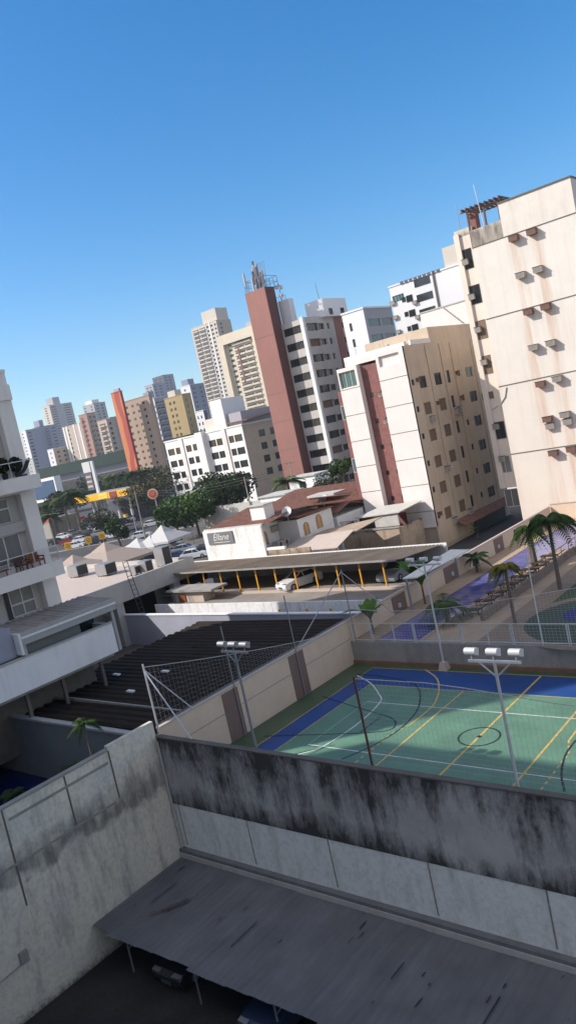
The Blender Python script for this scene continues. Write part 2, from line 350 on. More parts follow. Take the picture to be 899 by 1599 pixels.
def ac_unit(parent, ax, plane, u, v, w=.7, h=.45, d=.6, rusty=False, name='air_conditioner'):
    """window type conditioner in a sleeve that sticks out of the wall"""
    key = ('ac', w, h, d, rusty)
    if key not in WC:
        b = MB(); b.box(-w/2, -d, -h/2, w/2, 0, h/2); b.cur = 1
        for k in range(5): z = -h/2+.06+k*(h-.12)/5; b.box(-w/2+.05, -d-.012, z, w/2-.05, -d, z+.03)
        b.box(-w/2-.04, -d-.06, h/2, w/2+.04, 0, h/2+.04)
        WC[key] = (b.build('ac', ['ac_rust' if rusty else 'ac_white', 'grille'], link=False).data, None)
    o = bpy.data.objects.new(name, WC[key][0]); COL.objects.link(o); o.parent = parent
    wp = Vector((u, plane, v)) if ax == 'Y' else Vector((plane, u, v)); o.location = wp-WL(parent)
    if ax == 'X': o.rotation_euler = (0, 0, math.pi/2)
    return o
def shell(parent, x0, y0, z0, x1, y1, z1, mat, inset=.18, name='body'):
    """the closed core of a building behind its facade skins"""
    return MB().box(x0+.01, y0+inset, z0, x1-inset, y1, z1-.02).build(name, mat, parent)
# ================================================================= GROUND
g = MB(); zs = -.03; F0 = 22.62
def flat(mb, x0, y0, x1, y1, z): mb.quad((x0, y0, z), (x1, y0, z), (x1, y1, z), (x0, y1, z))
flat(g, -3500, F0, 3500, 5000, zs); flat(g, -3500, -900, -31.4, F0, -1.25); flat(g, -31.4, -900, 60, F0, -5.6); flat(g, 60, -900, 3500, F0, zs)
g.quad((-3500, F0, -1.25), (-31.4, F0, -1.25), (-31.4, F0, zs), (-3500, F0, zs)); g.quad((-31.4, F0, -5.6), (60, F0, -5.6), (60, F0, zs), (-31.4, F0, zs))
g.quad((-31.4, -900, -5.6), (-31.4, F0, -5.6), (-31.4, F0, -1.25), (-31.4, -900, -1.25)); g.quad((60, F0, -5.6), (60, -900, -5.6), (60, -900, zs), (60, F0, zs))
b = NB('city_ground'); n1 = b.noise(.02, detail=5); n2 = b.noise(.4, detail=4, off=3)
col = b.mix(b.ramp(n1, .4, .6), (.060, .060, .060), (.13, .115, .10)); b.out(b.mix(b.ramp(n2, .4, .7, 0, .4), col, (.04, .04, .04)), .9)
tag(g.build('ground', 'city_ground'), kind='structure')
b = NB('yard_asphalt'); n1 = b.noise(.5, detail=5); n2 = b.noise(6, detail=4, off=3)
b.out(b.mix(b.ramp(n2, .4, .7, 0, .5), b.mix(b.ramp(n1, .35, .65), (.018, .017, .016), (.04, .037, .035)), (.012, .011, .011)), .9, n2, .4, .02)
tag(MB().box(-31.0, -.3, -5.7, 58, 22.2, -5.58).build('yard_ground', 'yard_asphalt'), kind='structure')
# ================================================================= FOREGROUND WALLS
YW = 22.35; XL = -31.05
t = thing('retaining_wall', 'long mould-streaked retaining wall between the yard and the ball court', 'wall', (-20, YW, -5.6))
m = MB(); m.box(XL-.25, YW, -1.02, 14, YW+.22, 2.46); m.build('upper_wall', 'mould_upper', t)
m = MB(); m.box(XL-.25, YW-.04, 2.46, 14, YW+.26, 2.52); m.build('coping', 'concrete_dark', t)
m = MB(); m.box(XL-.02, YW+.02, -5.6, 14, YW+.22, -1.02); m.build('lower_wall', 'lower_paint', t)
m = MB()
for x in (-30.62, -25.9, -21.2, -16.4, -11.8, -7.1): m.box(x-.03, YW+.003, -3.2, x+.03, YW+.02, -1.03)
m.build('joint_strip', 'joint_tan', t)
m = MB(); m.box(XL+.02, YW-.26, -3.50, 14, YW+.02, -3.34); m.build('ledge', 'ledge_stain', t)
m = MB(); m.box(XL+.02, YW-.30, -3.85, 14, YW+.02, -3.50); m.build('curb_beam', 'concrete_light', t)
for x in (-28.2, -19.5): MB()
t = thing('boundary_wall', 'stained grey and cream side wall of the yard with raised corner end', 'wall', (XL, 12, -5.6))
m = MB(); m.box(XL-.22, -.3, -5.6, XL, 19.55, 3.08); m.box(XL-.22, 19.551, -5.6, XL+.003, YW-.003, 3.30); m.build('rendered_wall', 'left_wall_render', t)
m = MB(); m.box(XL-.26, -.3, 3.08, XL+.05, 19.5, 3.17); m.build('coping', 'concrete', t)
m = MB()
for y in (5.0, 9.5, 14.05, 17.1, 19.55): m.box(XL, y-.04, .75 if y != 14.05 else -1.2, XL+.012, y+.04, 3.08)
m.build('joint_strip', 'concrete_dark', t)
m = MB(); m.box(XL, 4, .62, XL+.05, 14.2, .72); m.box(XL, 14.5, .62, XL+.05, 19.3, .70); m.box(XL, 14.25, 2.5, XL+.03, 19.4, 2.62)
m.build('moulding', 'concrete', t)
m = MB(); m.box(XL+.06, YW-.16, -3.3, XL+.16, YW-.06, 2.3); m.build('drain_pipe', 'concrete_light', t)
p = AX(38, 1490, XL); m = MB(); m.box(XL, p.y-.25, p.z-.3, XL+.16, p.y+.12, p.z+.2); m.tube((XL+.05, p.y-.2, p.z-.3), (XL+.05, p.y-3.5, p.z-.55), .03); m.build('outlet_box', 'concrete', t)
# the yard carport
t = thing('yard_carport', 'grey fibre-cement carport roof along the foot of the mouldy wall', 'carport', (-22, 19.4, -5.6))
m = MB(); y0, y1 = 16.62, 22.04; per = .36; x = XL+.06; k = 0
def czz(y, x): return -3.82 + .09*(y-y0)/(y1-y0)
sheet = 1.08
nx = int((12-x)/(.09))
prev = None; random.seed(3)
cols = []
for i in range(nx+1):
    xx = x+i*.09; s_i = int((xx-x)/sheet); rz_ = ((s_i*7919) % 13)/13*.035; re = ((s_i*104729) % 11)/11*.22
    dz = .007*math.cos(2*math.pi*xx/.18*.5) + rz_
    cols.append((xx, dz, re))
for (xa, da, ra), (xb, db, rb) in zip(cols, cols[1:]):
    for (ya, yb) in ((y0, y1),):
        k_ = 0
        ya2 = ya-(ra if ya == y0 else 0); yb2 = yb
        m.quad((xa, ya2, czz(ya, 0)+da+k_), (xb, ya2, czz(ya, 0)+db+k_), (xb, yb2, czz(yb, 0)+db+k_-.02), (xa, yb2, czz(yb, 0)+da+k_-.02))
random.seed(17); m.cur = 1
for k in range(15):
    xq = random.uniform(-30.5, -9); yq = random.uniform(16.7, 21); lq = random.choice((.15, .25, .4, .9, 1.6)); wq = random.uniform(.012, .03); dq = random.uniform(-.01, .01)*lq
    if yq+lq < 21.9: m.quad((xq-wq, yq, czz(yq, 0)+.085), (xq+wq, yq, czz(yq, 0)+.085), (xq+wq+dq, yq+lq, czz(yq+lq, 0)+.075), (xq-wq+dq, yq+lq, czz(yq+lq, 0)+.075))
m.build('roof_sheets', ['canopy_fibre', 'pot_black'], t)
m = MB(); m.box(XL+.06, y0+.15, -3.99, 12, y0+.23, -3.87); m.box(XL+.06, 19.2, -3.97, 12, 19.28, -3.86); m.build('purlin', 'metal_dark', t)
for i, x in enumerate((-28.9, -24.6, -20.3, -16.0, -11.7, -7.4)):
    m = MB(); m.tube((x, y0+.2, -5.6), (x, y0+.2, -3.99), .045); m.tube((x, y0+.2, -4.5), (x, 19.2, -3.99), .025); m.build('post', 'metal_grey', t)
# dead leaves and a fallen branch on the roof
m = MB(); random.seed(5)
c = AZ(268, 1418, -3.75)
for k in range(140):
    a = random.gauss(0, .42); bq = random.gauss(0, .12); px_ = c.x+a*.6+bq; py_ = c.y+a+bq*.5; s_ = random.uniform(.03, .09); an = random.random()*6.28
    zz = czz(py_, 0)+.10+random.random()*.03
    m.quad((px_-s_*math.cos(an), py_-s_*math.sin(an), zz), (px_+s_*math.sin(an)*.5, py_-s_*math.cos(an)*.5, zz+.02), (px_+s_*math.cos(an), py_+s_*math.sin(an), zz), (px_-s_*math.sin(an)*.5, py_+s_*math.cos(an)*.5, zz+.02))
m.path([(c.x-.4, c.y-.7, czz(c.y, 0)+.09), (c.x, c.y, czz(c.y, 0)+.13), (c.x+.35, c.y+.75, czz(c.y, 0)+.1)], .02)
tag(m.build('leaf_litter', 'concrete_dark'), 'heap of dead leaves and twigs on the grey carport roof', 'leaf litter', kind='stuff')
# ================================================================= CARS
def make_car(name, label, paint, loc, rz, L=4.3, Wd=1.75, H=1.48, group=None):
    t = thing(name, label, 'car', loc, group); t.rotation_euler = (0, 0, 0)
    def prof(pts, y0, y1, y0b=None, y1b=None):
        m_ = MB(); return m_
    hl = L/2; w = Wd/2
    off = Vector(loc)
    def A(x, y, z): return (off.x+x, off.y+y, off.z+z)
    # body side outline, front at +X
    low = [(-hl, .35), (-hl+.05, .2), (hl-.08, .2), (hl, .38), (hl-.02, .62), (hl-.25, .78), (hl-1.05, .93), (-hl+.55, .95), (-hl+.05, .88), (-hl-.02, .6)]
    m_ = MB(); n = len(low)
    rings = []
    for yy, k in ((-w, .985), (-w+.10, 1), (w-.10, 1), (w, .985)):
        rings.append([A(px_*k, yy, (pz_-.5)*(1 if k == 1 else .93)+.5) for px_, pz_ in low])
    base = len(m_.v)
    for r in rings: m_.v += r
    for j in range(3):
        for i in range(n): m_.f.append((base+j*n+i, base+j*n+(i+1) % n, base+(j+1)*n+(i+1) % n, base+(j+1)*n+i)); m_.mi.append(0)
    m_.f.append(tuple(base+i for i in reversed(range(n)))); m_.mi.append(0); m_.f.append(tuple(base+3*n+i for i in range(n))); m_.mi.append(0)
    # roof panel
    rx0, rx1 = -hl+.95, hl-1.95
    m_.hexa([A(rx0-.12, -w+.28, H-.09), A(rx1+.12, -w+.28, H-.09), A(rx1+.12, w-.28, H-.09), A(rx0-.12, w-.28, H-.09)], [A(rx0+.1, -w+.36, H), A(rx1-.1, -w+.36, H), A(rx1-.1, w-.36, H), A(rx0+.1, w-.36, H)])
    for x0_, x1_ in ((hl-1.15, rx1+.1), (-hl+.35, rx0-.1), (-.15, -.1)):
        for sy in (-1, 1): m_.tube(A(x0_, sy*(w-.13), .92), A(x1_, sy*(w-.29), H-.07), .035, 5)
    m_.build('body', paint, t)
    g_ = MB(); g_.hexa([A(-hl+.38, -w+.12, .90), A(hl-1.12, -w+.12, .88), A(hl-1.12, w-.12, .88), A(-hl+.38, w-.12, .90)], [A(rx0-.1, -w+.30, H-.085), A(rx1+.1, -w+.30, H-.085), A(rx1+.1, w-.30, H-.085), A(rx0-.1, w-.30, H-.085)])
    g_.build('windows', 'car_glass', t)
    for sx in (-1, 1):
        for sy in (-1, 1):
            q = MB(); q.tube(A(sx*(hl-.82), sy*(w-.2), .31), A(sx*(hl-.82), sy*(w+.012), .31), .31, 14); wh = q.build('wheel', 'rubber', t)
            q = MB(); q.tube(A(sx*(hl-.82), sy*(w+.005), .31), A(sx*(hl-.82), sy*(w+.03), .31), .19, 10); q.build('rim', 'metal_grey', wh)
    for sy in (-1, 1):
        q = MB(); q.hexa([A(hl-.16, sy*(w-.5), .60), A(hl-.16, sy*(w-.06), .60), A(hl-.35, sy*(w-.05), .60), A(hl-.35, sy*(w-.5), .60)] if sy > 0 else [A(hl-.35, sy*(w-.5), .60), A(hl-.35, sy*(w-.05), .60), A(hl-.16, sy*(w-.06), .60), A(hl-.16, sy*(w-.5), .60)],
                         [A(hl+.0, sy*(w-.5), .74), A(hl-.04, sy*(w-.06), .74), A(hl-.35, sy*(w-.05), .78), A(hl-.35, sy*(w-.5), .78)] if sy > 0 else [A(hl-.35, sy*(w-.5), .78), A(hl-.35, sy*(w-.05), .78), A(hl-.04, sy*(w-.06), .74), A(hl, sy*(w-.5), .74)])
        q.build('headlight', 'headlight_glass', t)
        q = MB(); q.box(*A(-hl-.03, sy*(w-.45), .66), *A(-hl+.12, sy*(w-.05), .82)); q.build('tail_light', 'car_paint_3', t)
    q = MB(); q.box(*A(hl-.05, -.28, .33), *A(hl+.025, .28, .47)); q.build('grille', 'grille', t)
    t.rotation_euler = (0, 0, rz)
    return t
p = AZ(262, 1514, -4.75)
make_car('parked_car', 'black car poking its lit nose out from under the yard carport', 'car_paint_2', (p.x-.1, p.y+1.95, -5.58), math.radians(-88))
p = AZ(405, 1590, -4.75)
make_car('parked_car', 'blue-grey car under the yard carport at the bottom edge of the photo', 'car_paint_4', (p.x, p.y+1.75, -5.58), math.radians(-90))
# ================================================================= COURT
tag(MB().box(-31.0, 22.6, -.02, 2, 39.0, .0).build('court_surround', 'court_edge'), kind='structure')
m = MB(); m.box(-29.15, 22.8, .0, -7.1, 38.25, .008); tag(m.build('court_blue_border', 'court_blue'), kind='structure')
m = MB(); m.box(-27.7, 24.3, .008, -8.5, 35.65, .014); tag(m.build('court_green_field', 'court_green'), kind='structure')
def ribbon(mb, pts, w, z, closed=False, dash=None):
    P = [Vector((p[0], p[1])) for p in pts]
    if dash:
        Q = [P[0]]; 
        for a, b_ in zip(P, P[1:]):
            n_ = max(1, int((b_-a).length/dash))
            Q += [a+(b_-a)*k/n_ for k in range(1, n_+1)]
        for i in range(0, len(Q)-1, 2): ribbon(mb, [Q[i], Q[i+1]], w, z)
        return
    if closed: P = P+[P[0]]
    L_ = []; R_ = []
    for i, p_ in enumerate(P):
        if closed: a = P[i-1] if i else P[-2]; b_ = P[(i+1)] if i < len(P)-1 else P[1]
        else: a = P[max(0, i-1)]; b_ = P[min(len(P)-1, i+1)]
        d = (b_-a).normalized(); n_ = Vector((-d.y, d.x))*w/2; L_.append(p_+n_); R_.append(p_-n_)
    for i in range(len(P)-1): mb.quad((*R_[i], z), (*R_[i+1], z), (*L_[i+1], z), (*L_[i], z))
def smooth(pts, n=6):
    P = [Vector(p) for p in pts]; P = [2*P[0]-P[1]]+P+[2*P[-1]-P[-2]]; out = []
    for i in range(1, len(P)-2):
        for k in range(n):
            t_ = k/n; a, b_, c_, d = P[i-1:i+3]; out.append(.5*((2*b_)+(-a+c_)*t_+(2*a-5*b_+4*c_-d)*t_*t_+(-a+3*b_-3*c_+d)*t_**3))
    return out+[P[-2]]
def cz(*pp): return [AZ(x, y, 0).to_2d() for x, y in pp]
CX, CY = -18.08, 30.65
def mir(pts): return [Vector((2*CX-p[0], p[1])) for p in pts]
def mirY(pts): return [Vector((p[0], 2*CY-p[1])) for p in pts]
mw, my, mk = MB(), MB(), MB()
m1 = [(-29.15, 22.8), (-29.15, 38.25), (-7.1, 38.25), (-7.1, 22.8)]; ribbon(my, m1, .07, .018)
ribbon(my, [(-27.7, 24.3), (-27.7, 35.65), (-8.5, 35.65), (-8.5, 24.3)], .06, .018)
ribbon(mw, [(-26.3, 27.87), (-26.3, 33.36), (-9.86, 33.36), (-9.86, 27.87)], .07, .0185, closed=True)
ribbon(mw, [(-29, 26.6), (-7.2, 26.75)], .05, .0185)
arcw = smooth(cz((464, 1179), (504, 1166), (559, 1130), (593, 1097), (591, 1084), (578, 1067), (557, 1055)))
ribbon(mw, arcw, .08, .0195); ribbon(mw, mir(arcw), .08, .0195)
a3 = smooth(cz((556, 1053), (600, 1057), (640, 1066), (654, 1078), (654, 1102), (640, 1124), (614, 1146), (575, 1168), (533, 1186)))
ribbon(mk, a3, .09, .0205); ribbon(mk, mir(a3), .09, .0205)
key = cz((504, 1088), (560, 1106), (598, 1117), (614, 1124), (617, 1133), (605, 1141), (565, 1145), (480, 1148), (412, 1150))
key = smooth(key, 4); ribbon(mk, key, .08, .0205); ribbon(mk, mir(key), .08, .0205)
kl = cz((594, 1120), (562, 1144)); ribbon(mk, kl, .07, .0205); ribbon(mk, mir(kl), .07, .0205)
ribbon(mk, [(CX+.97*math.cos(a), CY+.97*math.sin(a)) for a in [k*math.pi/20 for k in range(40)]], .09, .0205, closed=True)
mk.quad(*[(CX+.12*math.cos(a), CY+.12*math.sin(a), .0215) for a in [k*math.pi/5 for k in range(10)]])
ribbon(my, [(CX, 23), (CX, 38.2)], .11, .0195); ribbon(my, [(-21.42, 24.3), (-21.42, 35.6)], .10, .0195); ribbon(my, [(-14.72, 24.3), (-14.72, 35.6)], .10, .0195)
d9 = smooth(cz((663, 1046), (680, 1058), (685, 1072), (682, 1090), (672, 1106), (640, 1132)))
ribbon(my, d9, .09, .0195); ribbon(my, mir(d9), .09, .0195)
e = d9[-1]; dl = [e, Vector((-22.55, 30.0)), Vector((-22.6, 26.6))]; ribbon(my, dl, .09, .0195, dash=.22); ribbon(my, mir(dl), .09, .0195, dash=.22)
dn = smooth([Vector((-22.6, 26.6)), Vector((-22.9, 25.4)), Vector((-23.8, 24.2)), Vector((-25, 23.2))]); ribbon(my, dn, .09, .0195); ribbon(my, mir(dn), .09, .0195)
tag(mw.build('court_white_lines', 'line_white'), kind='structure'); tag(my.build('court_yellow_lines', 'line_yellow'), kind='structure'); tag(mk.build('court_black_lines', 'line_black'), kind='structure')
# ---- cream wall running from the court along the pool
t = thing('perimeter_wall', 'long cream wall with brown pilaster bands beside court and pool', 'wall', (XL, 48, 0))
ops = []
for (x, y, xx, yy) in ((733, 855, 746, 862), (799, 823, 808, 832)): pass
y_end = 74.4
win1 = (AX(735, 868, XL).y, AX(745, 862, XL).y); win2 = (AX(800, 824, XL).y, AX(808, 821, XL).y)
ops = [(win1[0], win1[1], .9+.55, 2.55), (win2[0], win2[1], 1.45, 2.55)]
m = MB(); facade(m, 'X', XL, (YW+.3, y_end), (-.05, 2.78), ops, .16); m.quad((XL-.16, YW+.3, 0), (XL-.16, YW+.3, 2.78), (XL-.16, y_end, 2.78), (XL-.16, y_end, 0))
wl = m.build('wall_panel', 'cream_wall', t)
m = MB(); m.box(XL-.22, YW+.3, 2.78, XL+.04, y_end, 2.86); m.build('coping', 'tarp_beige', t)
def bandY(px_a, px_b): return AX(*px_a, XL).y, AX(*px_b, XL).y
for (a, b_) in (((353, 1120), (378, 1108)), ((455, 1055), (478, 1043)), ((612, 945), (632, 930)), ((690, 885), (710, 872)), ((768, 838), (782, 830)), ((825, 808), (840, 799))):
    ya, yb = sorted((AX(*a, XL).y, AX(*b_, XL).y))
    m = MB(); m.box(XL, ya, 0, XL+.02, yb, 2.70); m.build('pilaster', 'brown_band', t)
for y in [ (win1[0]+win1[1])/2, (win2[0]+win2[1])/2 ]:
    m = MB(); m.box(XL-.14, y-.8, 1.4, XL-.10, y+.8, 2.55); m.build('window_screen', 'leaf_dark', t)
m = MB(); m.box(XL-.12, YW+.3, 1.62, XL+.012, 39.0, 1.66); m.build('conduit', 'concrete', t)
for a in ((700, 872), (612+10, 945), (775, 845)):
    p = AX(a[0], a[1], XL); m = MB(); m.box(XL+.02, p.y-.12, 1.8, XL+.14, p.y+.12, 2.1); m.build('wall_lamp', 'metal_white', t)
# bench brackets at the foot of the court wall
# ---- far retaining wall of the court with its railing
YF = 38.95; ZD = 1.45
t = thing('retaining_wall', 'low grey-brown retaining wall at the far end of the court', 'wall', (-15, YF, 0))
MB().box(XL+.02, YF, -.02, 2, YF+.2, ZD+.02).build('wall_panel', 'concrete', t)
M('brown_kerb', (.24, .13, .08), var=.2); MB().box(XL+.02, YF-.12, 0, 2, YF-.001, .22).build('kerb', 'brown_kerb', t)
t = thing('railing', 'white metal railing on top of the low wall behind the court', 'railing', (-15, YF+.1, ZD))
m = MB(); m.box(XL+.1, YF+.05, ZD+1.22, 2, YF+.10, ZD+1.27); m.build('top_rail', 'metal_white', t)
m = MB(); m.box(XL+.1, YF+.05, ZD+.12, 2, YF+.10, ZD+.17); m.build('bottom_rail', 'metal_white', t)
x = -30.8; k = 0
while x < 1:
    m = MB(); m.box(x-.03, YF+.04, ZD+.02, x+.03, YF+.11, ZD+1.27)
    if k % 2: m.box(x+.09, YF+.04, ZD+.02, x+.13, YF+.11, ZD+1.22)
    m.build('post', 'metal_white', t); x += 1.45 if k % 2 == 0 else 1.75; k += 1
m = MB()
for i in range(150):
    xx = -30.8+i*.21; m.tube((xx, YF+.075, ZD+.17), (xx, YF+.075, ZD+1.22), .004, 3)
for i in range(6): m.tube((-30.8, YF+.075, ZD+.3+i*.17), (1.5, YF+.075, ZD+.3+i*.17), .004, 3)
tag(m.build('mesh_infill', 'net_fine', t), kind='stuff')
# ---- poles, floodlights, nets
def floodlight(label, base, h, nh=3, arm=.95, mat='metal_white', group='floodlight poles round the court', ang=0.0, heads_up=.34, concrete_foot=False, hs=1.0, sag=0):
    t = thing('floodlight_pole', label, 'floodlight', base, group); b0 = Vector(base)
    m = MB(); m.tube(b0, b0+Vector((0, 0, h)), .065*hs, 10, .055*hs); m.build('pole', mat, t)
    m = MB(); ax = Vector((math.cos(ang), math.sin(ang), 0)); m.obox(b0+Vector((0, 0, h)), ax, Vector((0, 0, 1)).cross(ax), (0, 0, 1), arm*2, .08, .09)
    for s_ in (-1, 1): m.tube(b0+Vector((0, 0, h-.55)), b0+ax*s_*arm*.62+Vector((0, 0, h-.03)), .03, 6)
    m.build('crossarm', mat, t)
    for k in range(nh):
        c = b0+ax*arm*.85*(k-(nh-1)/2)/((nh-1)/2)+Vector((0, 0, h+heads_up))
        d = Vector((0.15, .93, -.35)).normalized(); a2 = ax
        q = MB(); q.tube(c-ax*.2, c+ax*.2, .125, 14); q.tube(c-Vector((0, 0, .15)), c-Vector((0, 0, heads_up)), .025, 6)
        q.obox(c+d*.10, ax, d, ax.cross(d), .40, .14, .26); hd = q.build('lamp_head', 'metal_grey' if mat == 'metal_grey' else 'metal_white', t)
        q = MB(); q.obox(c+d*.175, ax, d, ax.cross(d), .36, .02, .22); q.build('lens', 'car_glass', hd)
    if concrete_foot: m = MB(); m.hexa([(b0.x-.28, b0.y-.28, 0), (b0.x+.28, b0.y-.28, 0), (b0.x+.28, b0.y+.28, 0), (b0.x-.28, b0.y+.28, 0)], [(b0.x-.18, b0.y-.18, .45), (b0.x+.18, b0.y-.18, .45), (b0.x+.18, b0.y+.18, .45), (b0.x-.18, b0.y+.18, .45)]); m.build('footing', 'tarp_beige', t)
    return t
YN = YW+.42
pa = AY(808, 1228, YN); pb = AY(770, 1033, YN)
floodlight('white three-lamp floodlight pole nearest the camera, standing at the mouldy wall', (pa.x, YN, 0), pb.z)
pa = AY(400, 1168, YN); pb = AY(370, 1018, YN)
floodlight('grey three-lamp floodlight pole at the left end of the court', (pa.x, YN, 0), pb.z, mat='metal_grey', arm=.8)
p0 = AZ(692, 1035, 0); fy = YF-.35; p1 = AY(659, 882, fy); p2 = AY(692, 1035, fy)
floodlight('thin three-lamp floodlight pole on a concrete footing at the far side of the court', (p2.x, fy, 0), p1.z, arm=1.1, concrete_foot=True)
def plain_pole(label, base, top, mat='metal_grey', r=.035, name='net_pole', group='poles carrying the ball net', extra=None):
    t = thing(name, label, 'pole', base, group); m = MB(); m.tube(base, top, r, 8); m.build('pole', mat, t)
    if extra:
        for a, b_ in extra: m = MB(); m.tube(a, b_, r*.8, 6); m.build('brace', mat, t)
    return t
XP = XL+.10
def polexy(bx, by, tx, ty, X=XP, zb=None):
    b_ = AX(bx, by, X); tp = AX(tx, ty, X); return b_, tp
b_ = AY(244, 1145, YN-.2); tp = AY(217, 1037, YN-.2)
plain_pole('rusty white braced pole on the wall corner beside the black roof', (b_.x+.25, YN-.2, 2.52), (b_.x+.25, YN-.2, tp.z), 'metal_white', .045,
           extra=[((b_.x+.25, YN-.2, tp.z-.3), AX(237, 1155-3, XL).xyz if False else (XL-.05, 25.0, 2.86)), ((b_.x+.25, YN-.2, tp.z-.35), (b_.x+2.6, YN-.2, 2.52))])
g_ = 27.4
def netpole(label, Yp, top_px):
    tp = AX(*top_px, XP); return plain_pole(label, (XP, Yp, 0), (XP, Yp, tp.z))
PT = []
for lab, bpx, tpx in (('grey net pole in front of the first brown band of the court wall', (382, 1142), (345, 978)), ('tall grey net pole in front of the second brown band of the court wall', (478, 1090), (443, 930))):
    Yp = AX(bpx[0], bpx[1], XP).y; zt = AX(*tpx, XP).z; plain_pole(lab, (XP, Yp, 0), (XP, Yp, zt)); PT.append((XP, Yp, zt))
tp = AY(525, 890, YF+.15)
plain_pole('tall corner net pole with two long braces where court wall and railing meet', (XL+.35, YF+.15, ZD), (XL+.35, YF+.15, tp.z), r=.04,
           extra=[((XL+.35, YF+.15, tp.z-.1), (XL+.0, YF-5.2, 2.86)), ((XL+.35, YF+.15, tp.z-.2), (XL+.35+4.2, YF+.15, ZD+1.2))])
cornz = tp.z
b_ = AY(745, 760+253, YF+.15); tt_ = AY(818, 865, YF+.15); bb_ = AY(848, 1013, YF+.15)
plain_pole('slender white net pole behind the railing, beside the sun loungers', (bb_.x, YF+.15, ZD), (bb_.x, YF+.15, tt_.z), 'metal_white')
b_ = AY(581, 1195, YN); tp = AY(553, 1057, YN)
plain_pole('rust-red post with a pale foot standing at the mouldy wall', (b_.x, YN, 0), (b_.x, YN, tp.z), 'rust', .05, extra=None)
def net(name, label, top, bot, nu, nv, group=None, r=.0032, rope=.016, mat='net_fine'):
    """a ball net: top(s) and bot(s) give its edges for s in 0..1"""
    t = thing(name, label, 'net', tuple((Vector(top(.5))+Vector(bot(.5)))/2), group)
    m = MB(); N = 14; m.path([top(i/N) for i in range(N+1)], rope, 6); m.build('rope', 'net_rope', t)
    m = MB()
    for i in range(nu+1): s_ = i/nu; m.tube(top(s_), bot(s_), r, 3)
    for j in range(1, nv):
        k_ = j/nv; pts = [Vector(top(i/N))*(1-k_)+Vector(bot(i/N))*k_ for i in range(N+1)]
        m.path(pts, r, 3)
    tag(m.build('mesh', mat, t), kind='stuff'); return t
def lerp(a, b, s_, sag=0): v = Vector(a)*(1-s_)+Vector(b)*s_; v.z -= sag*4*s_*(1-s_); return tuple(v)
la, lb = AX(219, 1040, XL), AX(516, 992, XL)
ptA = (XL-.0, YN-.1, la.z-.15); ptB = (XL, YF-1.5, lb.z)
net('ball_net', 'ball net hanging over the cream court wall beside the black roof', lambda s_: lerp(ptA, ptB, s_, .15), lambda s_: lerp((XL, YN-.1, 2.88), (XL, YF-1.5, 2.88), s_), 58, 10)
ra, rb = AY(680, 1067, YN), AY(899, 1104, YN); dx = (rb.z-ra.z)/(rb.x-ra.x)
def topn(s_):
    x = -18.3+s_*22
    if x < ra.x: z = 6.0-(.10)*0
    elif x < rb.x: z = ra.z+(rb.z-ra.z)*((x-ra.x)/(rb.x-ra.x))
    else: z = rb.z
    return (x, YN, z)
net('ball_net', 'fine ball net strung along the top of the mouldy wall in front of the court', topn, lambda s_: (-18.3+s_*22, YN, 2.5), 110, 18, r=.003)
ta, tb, tc = AY(550, 1000, YF+.15), AY(640, 945, YF+.15), AY(899, 920, YF+.15)
ta2 = AY(745, 945+11, YF+.15)
p1_, p2_, p3_ = AY(560, 962, YF+.15), AY(740, 944, YF+.15), AY(899, 918, YF+.15)
def topf(s_):
    x = (XL+.4)+s_*(p3_.x+9-XL); 
    if x < p2_.x: q = (x-XL-.4)/(p2_.x-XL-.4); z = cornz*.0+ (p1_.z+.5)*(1-q)+p2_.z*q-.5*4*q*(1-q)*.5
    else: z = p2_.z+(p3_.z-p2_.z)*(x-p2_.x)/(p3_.x-p2_.x)
    return (x, YF+.15, z)
net('ball_net', 'sagging ball net above the white railing behind the court', topf, lambda s_: ((XL+.4)+s_*(p3_.x+9-XL), YF+.15, ZD+1.25), 110, 15)
# goal nets' frame near far corner (white-red pipe) is the rust post above
# ================================================================= POOL TERRACE
tag(MB().box(XL+.02, YF+.2, .2, 30, 74.4, ZD).build('pool_deck', 'deck'), kind='structure')
m = MB(); wz = ZD+.012
pl = [(-29.35, 39.4), (-26.0, 39.4), (-26.0, 60.5), (-22.5, 64.0), (-14, 64.6), (-14, 72.6), (-28.8, 72.6), (-29.0, 62)]
m.quad(*[(x, y, wz) for x, y in pl]); tag(m.build('pool_water_surface', 'pool_water'), kind='structure')
m = MB(); P_ = pl+[pl[0]]
for a, b_ in zip(P_, P_[1:]):
    ribbon(m, [a, b_], .28, wz+.02)
tag(m.build('pool_coping', 'deck'), kind='structure')
m = MB(); m.box(-22.2, YF+.25, ZD, 25, 61, ZD+.006); tag(m.build('garden_bed_soil', 'playground_sand'), kind='structure')
m = MB(); m.box(-20.5, 46.5, ZD+.006, 25, 58, ZD+.012); tag(m.build('lawn', 'grass_green'), kind='structure')
# curved play area with blue, green and orange flooring
pc = [cz_ for cz_ in [AZ(x, y, ZD).to_2d() for x, y in ((830, 955), (842, 938), (870, 925), (899, 918))]]
cc = AZ(905, 968, ZD); 
def disc(mb, cx, cy, r, z, n=40, a0=0, a1=2*math.pi): mb.quad(*[(cx+r*math.cos(a0+(a1-a0)*k/n), cy+r*math.sin(a0+(a1-a0)*k/n), z) for k in range(n)])
M('play_green', (.05, .07, .045), var=.15); M('play_blue', (.02, .025, .16), var=.15); M('play_orange', (.45, .17, .02), var=.15)
m = MB(); disc(m, cc.x+1.4, cc.y+.3, 5.3, ZD+.016); tag(m.build('play_area_path', 'playground_sand'), kind='structure')
m = MB(); disc(m, cc.x+1.4, cc.y+.3, 4.6, ZD+.020); tag(m.build('play_area_floor', 'play_green'), kind='structure')
m = MB(); disc(m, cc.x+.3, cc.y+1.2, 1.7, ZD+.024); tag(m.build('play_area_blue_spot', 'play_blue'), kind='structure')
